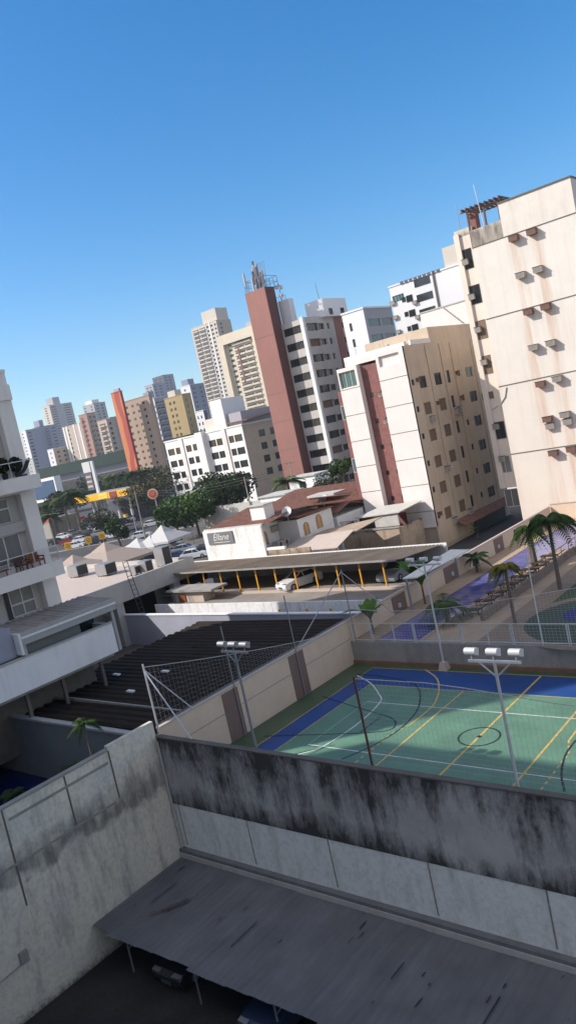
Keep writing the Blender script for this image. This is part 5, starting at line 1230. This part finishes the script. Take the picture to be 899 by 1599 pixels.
# white five-storey building
t, (wx0, wx1, wy0, wy1, wzt) = tower('white five-storey block with dark ribbon windows and beige piers', (258, 696), (377, 664), (437, 650), 130, 'plaster_white', 'plaster_tan',
      [(.02, .11, 'slide'), (.13, .19, 'slide'), (.27, .34, 'slide'), (.36, .45, 'slide'), (.57, .66, 'slide'), (.67, .74, 'slide'), (.82, .88, 'slide'), (.89, .98, 'slide')], [(.36, .52, 'slide'), (.66, .9, 'slide')], win_h=1.6,
      stripes=[(.20, .245, 'panel_beige'), (.755, .80, 'panel_beige')], roof=[(.66, .80, .05, .6, 7.0, 'plaster_white'), (.81, .97, .1, .9, 3.2, 'far_grey'), (.46, .58, .2, .8, 3.2, 'far_cream')], depth_max=26)
q = MB(); q.box(wx0+(wx1-wx0)*.46, wy0-1.2, 0, wx0+(wx1-wx0)*.545, wy0-.01, wzt+.6); q.build('stair_pier', 'stone_light', t)
q = MB(); q.hexa([(wx0+(wx1-wx0)*.80, wy0+.5, wzt+1.0), (wx1+1.5, wy0+.5, wzt+.9), (wx1+1.5, wy0+14, wzt+1.9), (wx0+(wx1-wx0)*.8, wy0+14, wzt+1.9)], [(wx0+(wx1-wx0)*.80, wy0+.5, wzt+1.15), (wx1+1.5, wy0+.5, wzt+1.05), (wx1+1.5, wy0+14, wzt+2.05), (wx0+(wx1-wx0)*.8, wy0+14, wzt+2.05)]); q.build('terrace_roof', 'roof_terracotta', t)
W_, P_ = 'plain', 'slide'
tower('tallest pale tower stacked with balconies left of the framed tower', (298, 514), (337, 500), (358, 492), 420, 'far_cream', 'far_beige', [(.05, .28, 'balc'), (.32, .55, 'balc'), (.60, .68, W_), (.76, .84, W_), (.9, .97, W_)], [(.2, .35, W_)],
      roof=[(.45, 1.0, .1, .9, 9, 'far_cream')], depth_max=24, stripes=[(.585, .60, 'far_white'), (.70, .75, 'far_white')])
t, fr = tower('cream framed tower with rows of balconies beside the red slab', (343, 530), (400, 508), None, 330, 'plaster_cream_far', 'far_beige', [(.18, .28, W_), (.33, .60, 'balc'), (.62, .80, 'balc')], (), roof=[(.6, .9, .3, .8, 4, 'far_grey')])
x0, x1, y0, y1, zt = fr
for (a, b_, z0, z1) in ((0, .13, 0, zt+.5), (.9, 1.02, 0, zt+.5)): q = MB(); q.box(x0+(x1-x0)*a, y0-2.4, z0, x0+(x1-x0)*b_, y0-.02, z1); q.build('frame_pier', 'plaster_cream_far', t)
q = MB(); q.box(x0+(x1-x0)*.131, y0-2.35, zt-5, x0+(x1-x0)*.899, y0-.03, zt+.45); q.build('frame_beam', 'plaster_cream_far', t)
for a, z0, z1 in ((.44, zt-28, zt-8), (.56, zt-70, zt-45)): q = MB(); q.box(x0+(x1-x0)*a, y0-1.3, z0, x0+(x1-x0)*(a+.04), y0-1.2, z1); q.build('red_fin', 'brick_red', t)
tower('white tower with blue-grey windowed side, left of the pale balcony tower', (282, 605), (296, 601), (318, 598), 360, 'far_white', 'far_greyblue', [(.3, .5, W_)], [(.12, .3, W_), (.62, .8, W_)], roof=[(.2, .9, 0, .4, 4, 'far_greyblue')], depth_max=40)
tower('small white block half hidden behind the white five-storey building', (304, 644), (317, 641), (322, 640), 250, 'far_white', 'far_dark', [(.2, .35, W_), (.6, .75, W_)], (), depth_max=12)
tower('ochre yellow tower with paired square windows', (256, 622), (284, 616), (297, 612), 250, 'far_ochre', 'far_ochre', [(.22, .34, W_), (.44, .56, W_)], [(.3, .4, W_)], roof=[(.2, .6, .1, .8, 3, 'far_cream')], depth_max=24)
tower('grey tower of stacked balconies next to the ochre tower', (226, 627), (240, 622), (256, 620), 270, 'far_white', 'far_grey', [(.3, .9, 'balc')], [(.1, .45, 'balc'), (.5, .9, 'balc')], roof=[(0, .6, 0, .5, 4, 'far_greyblue')], depth_max=20)
tower('tan tower dotted with small square windows', (190, 622), (232, 617), (237, 616), 230, 'far_brown', 'far_brown', [(.08, .16, W_), (.30, .38, W_), (.50, .58, W_), (.72, .80, W_)], (), win_h=1.1, depth_max=12)
tower('vivid orange and red painted slab tower', (173, 614), (187, 611), (191, 612), 222, 'orange_art', 'art_red', (), (), roof=[(.3, .9, .1, .9, 1.5, 'far_grey')], depth_max=10)
tower('grey-violet twin tower far behind the ochre tower', (226, 604), (238, 600), (256, 592), 520, 'far_grey', 'far_greyblue', [(.2, .4, W_), (.6, .8, W_)], [(.1, .25, W_), (.5, .7, W_)], depth_max=40)
tower('slate-coloured tower rising highest behind the ochre tower', (238, 592), (255, 589), (273, 596), 560, 'far_dark', 'far_greyblue', [(.2, .4, W_), (.6, .8, W_)], [(.1, .3, W_), (.5, .7, W_)], depth_max=50, ztop_add=2)
tower('terracotta tower with white balconies left of the orange slab', (123, 650), (135, 646), (152, 656), 300, 'far_pink', 'far_beige', [(.2, .5, 'balc')], [(.15, .5, 'balc'), (.6, .9, W_)], depth_max=30)
tower('pale grey tower with rounded top behind the terracotta tower', (129, 634), (146, 630), (165, 632), 480, 'far_grey', 'far_grey', [(.1, .25, W_), (.7, .85, W_)], [(.2, .35, W_), (.6, .8, W_)], roof=[(.2, .8, .1, .7, 4, 'far_white')], depth_max=40)
tower('beige tower with balconies touching the orange slab', (152, 660), (166, 655), (188, 690), 290, 'far_beige', 'far_beige', [(.2, .8, 'balc')], [(.2, .5, W_)], depth_max=12)
tower('beige tower with bold white vertical ribs', (98, 668), (127, 660), (134, 662), 310, 'far_beige', 'far_pink', [(.22, .30, W_), (.52, .6, W_)], [(.3, .6, 'balc')], stripes=[(.0, .08, 'far_white'), (.16, .24, 'far_white'), (.55, .62, 'far_white'), (.82, .9, 'far_white')], depth_max=18)
tower('tall grey tower with two bands of balconies, highest at far left', (66, 637), (77, 633), (112, 629), 560, 'far_cream', 'far_grey', [(.3, .6, W_)], [(.05, .28, 'slide'), (.62, .9, 'slide')], roof=[(.1, 1.0, .2, .5, 9, 'far_grey')], depth_max=80)
tower('white and blue-grey tower at the far left behind the balcony', (29, 675), (40, 672), (62, 667), 380, 'far_white', 'far_greyblue', [(.45, .6, W_)], [(.1, .35, W_)], stripes=[(0, .3, 'far_white')], depth_max=42)
tower('dark blue-grey tower wing with white balconies at far left', (52, 670), (60, 667), (90, 664), 400, 'far_dark', 'far_greyblue', [(.2, .8, 'slide')], [(.3, .5, 'balc'), (.65, .85, W_)], depth_max=60, roof=[(.0, 1, .1, .3, 6, 'far_greyblue')])
tower('low beige block with small windows in front of the far left towers', (74, 703), (83, 701), (107, 697), 300, 'far_white', 'far_beige', [(.4, .6, W_)], [(.2, .35, W_), (.6, .75, W_)], depth_max=34)
tower('blue-glazed small tower peeping between the orange slab and its neighbour', (167, 655), (172, 652), (187, 668), 420, 'far_greyblue', 'far_greyblue', [(.3, .7, W_)], [(.3, .7, W_)], depth_max=30)
# towers behind the mid building
tower('white tower with green glazed corner behind the beige block', (533, 492), (566, 482), (612, 488), 125, 'far_white', 'far_grey', [(.25, .38, W_)], [(.08, .5, 'green'), (.55, .95, 'green')], win_h=1.5, depth_max=22)
t, fr = tower('bright white tower with dark window bands beside the cream building', (608, 457), (732, 408), None, 150, 'far_white', 'far_white', [(.02, .17, 'green')], (), maxfl=1, ztop_add=0)
x0, x1, y0, y1, zt = fr
def ywin(a, b_, st='slide', tt=t, Y=150):
    p, q = AY(a[0], a[1], Y), AY(b_[0], b_[1], Y); z = (p.z+q.z)/2
    return p, q
for k in range(4):
    dz = -3.1*k
    z = AY(658, 440, 150).z+dz; xa, xb_ = AY(646, 442, 150).x, AY(671, 438, 150).x; window(t, 'Y', 150, (xa, xb_, z-.75, z+.75), 'slide', dep=-.02)
    z2 = AY(630, 468, 150).z+dz; xa = AY(627, 468, 150).x; window(t, 'Y', 150, (xa, xa+.9, z2-.5, z2+.5), 'plain', dep=-.02)
    z3 = AY(639, 466, 150).z+dz; xa = AY(634, 466, 150).x; window(t, 'Y', 150, (xa, xa+1.5, z3-.7, z3+.7), 'plain', dep=-.02); ac_unit(t, 'Y', 150, xa+1.9, z3-1.2, 1.0, .7, .5)
    z4 = AY(612, 474, 150).z+dz; ac_unit(t, 'Y', 150, AY(613, 474, 150).x, z4, 1.2, .7, .5)
q = MB(); xj = AY(676, 430, 150).x; q.box(xj-.15, 149.7, 0, xj+.15, 149.98, zt+.5); q.build('drain_pipe', 'concrete_dark', t)
q = MB(); q.box(AY(690, 400, 150).x, 150.3, zt, AY(735, 380, 150).x, 160, AY(700, 396, 150).z+1.5); q.build('roof_block', 'far_cream', t)
q = MB()
for k in range(9): q.box(x0+3+k*1.1, 149.8, zt-.1, x0+3.8+k*1.1, 150.1, zt+.45)
q.build('parapet_grille', 'far_dark', t)
t = thing('rear_building', 'plain cream block with a diagonal pipe behind the tan side wall', 'building', (-52, 102, 0))
xa, xb_ = AY(655, 490, 100).x, AY(728, 470, 100).x; zt = AY(690, 480, 100).z
MB().box(xa, 100, 0, xb_+4, 108, zt).build('body', 'panel_beige', t); m = MB(); m.tube(AY(692, 481, 99.9), AY(722, 504, 99.9), .08, 6); m.build('diagonal_pipe', 'concrete', t)
MB().box(xa-.1, 99.9, zt, xb_+4, 108, zt+.15).build('roof_edge', 'concrete_light', t)
# ================================================================= MALL, FUEL STATION, STREET
YMALL = 250
t = thing('shopping_hall', 'long hall with dark green roof and blue-grey wall behind the palms', 'building', (-340, 280, 0))
x0, x1 = AY(70, 735, YMALL).x, AY(300, 685, YMALL).x
MB().box(x0, YMALL, 0, x1, YMALL+60, 16.6).build('wall', 'mall_blue', t)
MB().box(x0+6, YMALL-.8, 2, x1-4, YMALL-.02, 12.9).build('dark_front', 'glass_dark', t)
m = MB(); m.hexa([(x0-2, YMALL-3, 16.6), (x1, YMALL-3, 16.6), (x1, YMALL+60, 16.6), (x0-2, YMALL+60, 16.6)], [(x0-2, YMALL-2.4, 22.2), (x1, YMALL-2.4, 22.2), (x1, YMALL+50, 23.4), (x0-2, YMALL+50, 23.4)]); m.build('roof', 'roof_green', t)
M('wall_olive', (.30, .32, .22), var=.05, scale=.1); MB().box(x0-30, YMALL-6, 0, x0-2.1, YMALL+40, 18.6).build('end_block', 'wall_olive', t)
t = thing('shop_building', 'white shop with a large blue panel beside the palms', 'shop', (-290, 180, 0))
xa, xb_ = AY(52, 765, 180).x, AY(86, 752, 180).x; zt = AY(70, 747, 180).z
MB().box(xa-6, 180, 0, xb_, 183, zt).build('body', 'plaster_white', t); M('panel_blue', (.03, .08, .17), .4, var=.2, scale=.2)
MB().box(xa+1, 179.8, zt-8.2, xb_-1, 179.98, zt-1.2).build('blue_panel', 'panel_blue', t); MB().box(xa+.5, 179.8, zt-14, xb_-5, 179.98, zt-9.5).build('glass_front', 'glass_dark', t)
t = thing('fuel_station', 'fuel station under a flat canopy with yellow fascia', 'fuel station', (-180, 133, 0))
pL, pR = AY(118, 781, 130), AY(197, 762, 130)
MB().box(pL.x, 130, 7.2, pR.x, 142, 9.0).build('canopy', 'concrete', t)
MB().box(pL.x-.05, 129.9, 7.3, pR.x+.05, 129.99, 9.1).build('fascia', 'sign_yellow', t)
MB().box(pR.x, 130, 7.3, pR.x+.1, 142, 9.1).build('side_fascia', 'sign_yellow', t)
xs = AY(154, 772, 130).x; M('sign_pale_yellow', (.9, .65, .12), var=.03); bd = MB().box(xs, 129.8, 7.5, xs+4.0, 129.9, 8.9).build('sign_board', 'sign_pale_yellow', t)
text('combust', .8, (xs+2, 129.78, 8.2), RY, 'sign_yellow', bd) if False else None
MB().box(xs+.6, 129.77, 8.1, xs+3.4, 129.8, 8.35).build('sign_stripe', 'sign_yellow', bd)
bd = MB().box(xs+5.0, 129.8, 7.4, xs+8.2, 129.9, 9.0).build('sign_board', 'art_red', t); MB().box(xs+5.8, 129.77, 7.8, xs+7.4, 129.8, 8.6).build('sign_mark', 'roof_terracotta', bd)
for k in range(4): x = pL.x+2.5+k*5.6; MB().box(x-.3, 133.5, 0, x+.3, 134.1, 7.2).build('column', 'metal_white', t)
for k in range(3): x = pL.x+5+k*5.6; MB().box(x-.5, 133.2, 0, x+.5, 134.2, 1.9).build('fuel_pump', 'sign_yellow', t)
MB().box(pL.x, 141, 0, pR.x, 147, 5.5).build('shop', 'far_dark', t)
t = thing('totem_sign', 'tall white sign totem with dark board behind the fuel station', 'sign', (-181, 128, 0))
a = AY(136, 722, 134); c_ = AY(147, 760, 134)
xa = AY(133, 735, 134).x; zt = AY(137, 721, 134).z; MB().box(xa+3.0, 134, 0, xa+4.2, 134.5, zt).build('pylon', 'metal_white', t)
MB().box(xa-.6, 133.8, zt-3.0, xa+2.95, 134.3, zt).build('top_board', 'metal_white', t); MB().box(xa-.3, 133.8, zt-8.2, xa+2.8, 134.2, zt-3.1).build('price_board', 'far_dark', t)
for k in range(3): MB().box(xa, 133.75, zt-4.6-k*1.4, xa+2.4, 133.79, zt-4.0-k*1.4).build('price_row', 'far_beige', t)
# round sign
t = thing('round_sign', 'round red and cream sign on a tall pole above the street', 'sign', (-120, 108, 0))
pc2 = AY(239, 771, 100); M('sign_cream', (.70, .45, .33), var=.03); M('sign_red', (.62, .08, .03), .5, var=.05)
m = MB(); m.tube((pc2.x, 100.3, 0), (pc2.x, 100.3, pc2.z), .16, 8); m.build('pole', 'metal_grey', t)
d = Vector((.55, -.83, 0)); c_ = Vector((pc2.x, 100, pc2.z)); m = MB(); m.tube(c_-d*-.0, c_+d*.3, 1.05, 24); f_ = m.build('disc', 'sign_cream', t); m = MB(); m.tube(c_+d*.3, c_+d*.33, .78, 20); m.build('emblem', 'sign_red', f_)
m = MB(); s2 = Vector((.83, .55, 0)); m.obox(c_+d*.35+Vector((0, 0, .18)), s2, d, (0, 0, 1), .9, .03, .12); m.obox(c_+d*.35-Vector((0, 0, .18)), s2, d, (0, 0, 1), .7, .03, .12); m.build('emblem_bar', 'sign_cream', f_)
# street surfaces
def strip(name, pts, mat, z): m = MB(); m.quad(*[(p.x, p.y, z) for p in pts]); tag(m.build(name, mat), kind='structure')
strip('road', [AZ(60, 870, 0), AZ(250, 870, 0), AZ(330, 800, 0), AZ(60, 790, 0)], 'asphalt', -.005)
m = MB(); a, b_ = AZ(180, 905, 0), AZ(420, 835, 0); ribbon(m, [a.to_2d(), b_.to_2d()], 3.0, .06); tag(m.build('pavement', 'pavement'), kind='structure')
m = MB(); a, b_ = AZ(60, 868, 0), AZ(310, 820, 0); ribbon(m, [a.to_2d(), b_.to_2d()], 2.4, .06); tag(m.build('street_median', 'pavement'), kind='structure')
a, b_ = AZ(95, 836, 0), AZ(130, 832, 0); m = MB(); ribbon(m, [a.to_2d(), b_.to_2d()], 1.6, .08); tag(m.build('traffic_island', 'pavement'), kind='structure')
# yellow signs
for i, (x, y, lab) in enumerate(((110, 852, 'leftmost yellow square board on the street edge'), (142, 843, 'middle one of the three yellow square boards'), (163, 836, 'rightmost yellow square board, nearest the white van'))):
    p = AZ(x, y+16, 0); t = thing('street_sign', lab, 'sign', (p.x, p.y, 0), 'yellow boards along the street'); q = AY(x, y, p.y)
    m = MB(); m.obox((p.x, p.y, q.z), (.78, .62, 0), (-.62, .78, 0), (0, 0, 1), 1.35, .1, 1.45); bd = m.build('board', 'sign_yellow', t); m = MB(); m.tube((p.x, p.y+.1, 0), (p.x, p.y+.1, q.z), .06, 6); m.build('post', 'metal_grey', t)
    m = MB()
    for k in range(3): m.obox((p.x+.62*.07, p.y-.78*.07, q.z+.3-k*.3), (.78, .62, 0), (-.62, .78, 0), (0, 0, 1), .9, .02, .10)
    m.build('marking', 'shutter_brown', bd)
# tents
def tent(label, c, w, d, h0, h1, mat, rz=0, group=None):
    t = thing('canopy_tent', label, 'tent', c, group); c = Vector(c); ca, sa = math.cos(rz), math.sin(rz)
    P = lambda x, y, z: (c.x+x*ca-y*sa, c.y+x*sa+y*ca, c.z+z)
    m = MB(); ap = P(0, 0, h1); cr = [P(-w/2, -d/2, h0), P(w/2, -d/2, h0), P(w/2, d/2, h0), P(-w/2, d/2, h0)]; mid = [P(-w*.16, -d*.16, h0+(h1-h0)*.55), P(w*.16, -d*.16, h0+(h1-h0)*.55), P(w*.16, d*.16, h0+(h1-h0)*.55), P(-w*.16, d*.16, h0+(h1-h0)*.55)]
    for k in range(4): m.quad(cr[k], cr[(k+1) % 4], mid[(k+1) % 4], mid[k]); m.quad(mid[k], mid[(k+1) % 4], ap); e0, e1 = cr[k], cr[(k+1) % 4]; m.quad((e0[0], e0[1], e0[2]-.35), (e1[0], e1[1], e1[2]-.35), e1, e0)
    m.build('cover', mat, t)
    for k in range(4): e0 = cr[k]; m = MB(); m.tube((e0[0], e0[1], c.z), e0, .05, 6); m.build('post', 'metal_grey', t)
p = AZ(118, 884, 3.2); tent('large beige pyramid tent behind the left building', (p.x, p.y, 0), 10, 8, 2.6, 4.9, 'tarp_tan', 0, 'beige pyramid tents')
p = AZ(168, 868, 3.2); tent('beige pyramid tent to the right of its twin', (p.x, p.y, 0), 12, 9, 2.6, 5.3, 'tarp_tan', 0, 'beige pyramid tents')
p = AZ(216, 850, 2.5); tent('white party tent beside the street trees', (p.x, p.y, 0), 6, 6, 2.0, 3.6, 'tarp_white', .2, 'white party tents')
p = AZ(236, 846, 2.5); tent('white party tent in the middle of the three', (p.x, p.y, 0), 5, 5, 2.0, 3.6, 'tarp_white', .2, 'white party tents')
p = AZ(256, 838, 2.8); tent('largest white party tent nearest the green trees', (p.x, p.y, 0), 6.5, 6.5, 2.4, 4.8, 'tarp_white', .2, 'white party tents')
# cars in the street
carspots = [(100, 838, 0, 'white hatchback at the left end of the street car rows', .3), (116, 832, 1, 'silver car in the street rows behind the red stall', 1.2), (128, 843, 0, 'white car stopped by the yellow boards', .4), (140, 833, 2, 'black car in the middle of the street rows', .2),
            (150, 846, 2, 'dark car next to the middle yellow board', .5), (163, 822, 0, 'white car below the round tree by the fuel station', .9), (178, 836, 0, 'white van-like car right of the three yellow boards', .4), (120, 852, 0, 'white car right beside the leftmost yellow board', .5), (205, 824, 1, 'silver car beneath the round sign', .7), (238, 818, 0, 'white car at the foot of the round sign pole', .6),
            (140, 812, 3, 'red car on the fuel station forecourt', .4), (100, 822, 2, 'dark car beside the low grey shed', .9), (158, 833, 1, 'grey car behind the middle yellow board', .4), (192, 814, 2, 'black car in the shade near the fuel station', .5), (268, 852, 1, 'silver car on the dark lane below the trees', .5), (305, 866, 0, 'white car parked beside the clinic side wall', .5),
            (278, 870, 4, 'blue-grey car on the lane left of the clinic', .5), (222, 836, 0, 'white car between tents and pavement', .6)]
carspots += [(108, 846, 3, 'dark red car between the white cars at the left end of the street', .4), (148, 826, 0, 'white car under the small olive tree', .4), (134, 822, 1, 'silver car just right of the red market stall', .4), (172, 828, 4, 'dark blue car behind the rightmost yellow board', .4),
  (186, 826, 0, 'white car midway between rightmost yellow board and round sign', .5), (90, 846, 2, 'black car beside the small yellowish palm', .4), (200, 812, 0, 'white car behind the utility poles', .9), (214, 808, 4, 'blue car near the fuel station exit', .8), (252, 838, 2, 'dark car behind the largest white tent', .5),
  (290, 858, 1, 'silver car between the lane and the clinic wall', .5), (318, 862, 2, 'black car closest to the clinic side wall', .5), (172, 806, 1, 'grey car under the fuel canopy', .3), (228, 800, 0, 'white car beyond the round sign', .6), (118, 812, 1, 'silver car below the leafy palms', .2)]
proto = {}
for (x, y, c, lab, rz) in carspots:
    p = AZ(x, y, .5); loc = (p.x, p.y, 0)
    if c not in proto: proto[c] = make_car('parked_car', lab, 'car_paint_%d' % c, loc, rz, group='cars along the street')
    else: dup(proto[c], loc, rz, lab)
t = thing('market_stall', 'small red-topped stall among the street cars', 'stall', AZ(127, 822, 0)); p = AZ(127, 822, 0)
MB().box(p.x-1.2, p.y-1.2, 2.2, p.x+1.2, p.y+1.2, 2.9).build('top', 'sign_red', t)
for sx in (-1, 1):
    for sy in (-1, 1): MB().box(p.x+sx-.05, p.y+sy-.05, 0, p.x+sx+.05, p.y+sy+.05, 2.2).build('post', 'metal_white', t)
t = thing('shed', 'low grey shed with red roof edge at the right of the left building', 'shed', AZ(78, 838, 0)); p = AZ(72, 842, 0)
MB().box(p.x-8, p.y, 0, p.x+3.5, p.y+10, 5.2).build('wall', 'concrete', t); MB().box(p.x-8, p.y-.1, 4.5, p.x+3.6, p.y-.01, 5.4).build('red_band', 'sign_red', t)
# street poles & wires
def upole(label, px, py, topy, topx, arm=True, r=.13, mat='concrete'):
    p = AZ(px, py, 0); 
    d = _ray(topx, topy); s_ = math.hypot(p.x, p.y)/math.hypot(d.x, d.y); zt = 16+d.z*s_
    t = thing('utility_pole', label, 'utility pole', (p.x, p.y, 0), 'utility poles along the street'); m = MB(); m.tube((p.x, p.y, 0), (p.x, p.y, zt), r*1.2, 8, r*.7); m.build('pole', mat, t)
    if arm: m = MB(); m.box(p.x-1, p.y-.06, zt-.6, p.x+1, p.y+.06, zt-.48); m.build('crossarm', 'wood_dark', t)
    return Vector((p.x, p.y, zt))
u1 = upole('concrete utility pole beside the dense street trees', 398, 822, 745, 379)
u2 = upole('utility pole with crossarm left of the round sign', 228, 842, 766, 212)
u3 = upole('thin utility pole between fuel station and round sign', 216, 838, 775, 205)
u4 = upole('utility pole in front of the tan side of the white block', 468, 800, 720, 445, r=.12)
for i, (a, b_) in enumerate(((u1, u2), (u1, u4), (u2, u3+Vector((-30, -6, 1))))):
    m = MB()
    for k in range(3):
        off = Vector((0, 0, -.5*k)); pts = [Vector(lerp(a+off, b_+off, s_/10, .8)) for s_ in range(11)]; m.path(pts, .02, 3)
    tag(m.build('power_cable', 'metal_dark'), ('bundle of power cables running left from the pole by the trees', 'power cables running right from the pole by the trees', 'power cables leaving the poles towards the yellow canopy')[i], 'cable')
# ================================================================= TREES
T = 'street trees in front of the white block'
make_tree('street_tree', 'largest dark dense tree right in front of the white block', (AZ(352, 818, 0).x, AZ(352, 818, 0).y, 0), 10.5, 7.0, 'leaf_dark', 16, 260, .34, 1, group=T, leaf2='leaf_green')
make_tree('street_tree', 'dark tree with reddish new leaves at the right of the tree row', at(372, 806, 0), 9.5, 5.0, 'leaf_dark', 12, 260, .32, 2, group=T, leaf2='leaf_red')
make_tree('street_tree', 'bright green tree in the middle of the tree row', at(312, 836, 0), 8.6, 4.8, 'leaf_green', 12, 240, .30, 3, group=T, leaf2='leaf_bright')
make_tree('street_tree', 'bright green tree at the left end of the tree row', at(283, 843, 0), 7.6, 4.2, 'leaf_green', 11, 240, .28, 4, group=T, leaf2='leaf_bright')
make_tree('street_tree', 'tall thin-crowned grey-green tree behind the round sign', at(250, 812, 0), 13.0, 8.0, 'leaf_olive', 16, 240, .30, 5, group='olive trees along the street')
make_tree('street_tree', 'small round olive tree among the parked street cars', at(166, 838, 0), 7.0, 4.2, 'leaf_olive', 9, 200, .26, 6, group='olive trees along the street')
make_tree('street_tree', 'narrow green tree beside the white tents', at(190, 856, 0), 6.5, 2.2, 'leaf_green', 8, 180, .24, 7, group='olive trees along the street', flat=1.3)
for i, (x, y, h, r) in enumerate(((238, 712, 24, 12), (222, 712, 22, 9), (110, 735, 20, 8), (162, 722, 20, 10), (330, 690, 20, 9), (300, 692, 20, 7))):
    labs = ['dark rounded tree on the skyline above the green roof', 'tree left of the rounded skyline tree', 'tree cluster under the ribbed beige tower', 'trees at the foot of the orange slab', 'tree behind the roof of the white block', 'tree showing between ochre tower and white block']
    p = AY(x, y, 330 if i < 4 else 200); make_tree('background_tree', labs[i], (p.x, p.y, 0), h if i < 4 else 19, r, 'leaf_dark', 11, 170, .8 if i < 4 else .5, 30+i, group='background trees on the skyline', trunk=.5)
PG = 'tall palms by the shopping hall'
palms = [(93, 838, 788, 84, 'palm at the left end, in front of the blue panel shop'), (112, 835, 780, 102, 'palm second from left, over the grey shed'), (128, 832, 772, 118, 'palm just left of the yellow canopy'), (155, 800, 755, 150, 'palm behind the yellow canopy, left one'), (186, 795, 745, 178, 'tall palm with bright crown above the yellow canopy'), (207, 795, 742, 199, 'tall palm right of the bright crowned one'), (222, 795, 738, 214, 'palm next to the white block, left one'), (245, 790, 736, 236, 'palm touching the left edge of the white block'), (88, 850, 806, 78, 'small yellowish palm at the foot of the left palms')]
for i, (bx, by, ty, tx, lab) in enumerate(palms):
    p = AZ(bx, by, 0); d = _ray(tx, ty); s_ = math.hypot(p.x, p.y)/math.hypot(d.x, d.y); zt = 16+d.z*s_
    make_palm('palm_tree', 'street '+lab, (p.x, p.y, 0), max(4, zt), 4.4 if i not in (8,) else 3.2, 36, 50+i, group=PG, trunk=.30, lw=.34, nl=11, leaf='leaf_palm' if i in (4, 8, 1) else 'leaf_green', droop=1.1)
p = AZ(455, 800, 0)
make_palm('palm_tree', 'bushy palm rising behind the clinic roof below the red slab', (AY(452, 770, 92).x, 92, 0), AY(452, 752, 92).z, 3.6, 24, 70, trunk=.25, lw=.16, leaf='leaf_palm', group='single palms between the houses')
make_tree('garden_tree', 'light green shrub tree beside the white house behind the clinic', (AY(508, 755, 95).x, 95, 0), AY(508, 738, 95).z, 3.6, 'leaf_olive', 10, 200, .2, 71)
make_tree('garden_tree', 'green creeper-like tree at the left corner of the beige block', (AY(535, 735, 92).x, 92, 0), AY(535, 712, 92).z, 2.4, 'leaf_green', 8, 160, .2, 72)
for i, (x, y, w, h, Y, lab) in enumerate(((425, 775, 5, 5, 84, 'small white outbuilding below the tan side of the white block'), (470, 745, 6, 3, 105, 'low white garage behind the bushy palm'), (535, 762, 5, 3.2, 88, 'white box-like shed behind the tiled roofs'))):
    p = AY(x, y, Y); t = thing('outbuilding', lab, 'building', (p.x, Y, 0)); MB().box(p.x-w/2, Y, 0, p.x+w/2, Y+4, p.z).build('wall', 'plaster_white', t); MB().box(p.x-w/2-.2, Y-.3, p.z, p.x+w/2+.2, Y+4.2, p.z+.18).build('roof', 'concrete_light', t)
    window(t, 'Y', Y, (p.x-.7, p.x+.7, p.z-2.0, p.z-.8), 'slide', dep=-.02)
t = thing('boundary_wall', 'grey street wall running under the tan side of the white block', 'wall', (-90, 96, 0))
MB().box(-108, 100, 0, -70, 100.3, 4.5).build('wall_panel', 'concrete_light', t)
for i, (x, y, h, r, lf, lab) in enumerate(((82, 836, 11, 6, 'leaf_dark', 'dark tree between the left building and the shed'), (104, 822, 12, 6, 'leaf_olive', 'leafy tree under the second street palm'), (124, 812, 12, 6, 'leaf_dark', 'dark tree under the yellow canopy end'),
        (156, 792, 14, 7, 'leaf_dark', 'dark tree behind the fuel station, left one'), (182, 788, 13, 8, 'leaf_green', 'green tree behind the fuel station, in the middle'), (212, 786, 14, 8, 'leaf_dark', 'dark tree behind the fuel station, right one'), (242, 782, 14, 8, 'leaf_olive', 'olive tree at the left flank of the white block'))):
    make_tree('street_tree', lab, at(x, y, 0), h, r, lf, 10, 150, .45, 90+i, group='trees around the fuel station', trunk=.35)
# ================================================================= THE BUILDINGS BEHIND THE CAMERA (their shadow falls on the scene)
t = thing('apartment_building', 'building the photo is taken from, its shadow fills the yard', 'building', (-20, -9, 0))
MB().box(-56.0, -14, -5.7, 3, -.6, 33.0).build('body', 'plaster_white', t)
t = thing('apartment_tower', 'neighbouring tower outside the photo whose shadow darkens the court', 'building', (-74, 8, 0))
MB().box(-66, -4.6, -1.3, -62.5, 17.6, 66).build('body', 'plaster_cream', t)
hz = bpy.data.materials.new('haze_air'); hz.use_nodes = True; hn = hz.node_tree; hn.nodes.remove(hn.nodes['Principled BSDF'])
pv = hn.nodes.new('ShaderNodeVolumePrincipled'); pv.inputs['Color'].default_value = (.80, .86, .93, 1); pv.inputs['Density'].default_value = .00024; pv.inputs['Anisotropy'].default_value = .2
hn.links.new(pv.outputs[0], hn.nodes['Material Output'].inputs['Volume']); MATS['haze_air'] = hz
tag(MB().box(-900, -120, -7, 200, 900, 170).build('haze', 'haze_air'), kind='stuff')
S.cycles.use_denoising = True
S.cycles.max_bounces = 6; S.cycles.diffuse_bounces = 4; S.cycles.transparent_max_bounces = 8
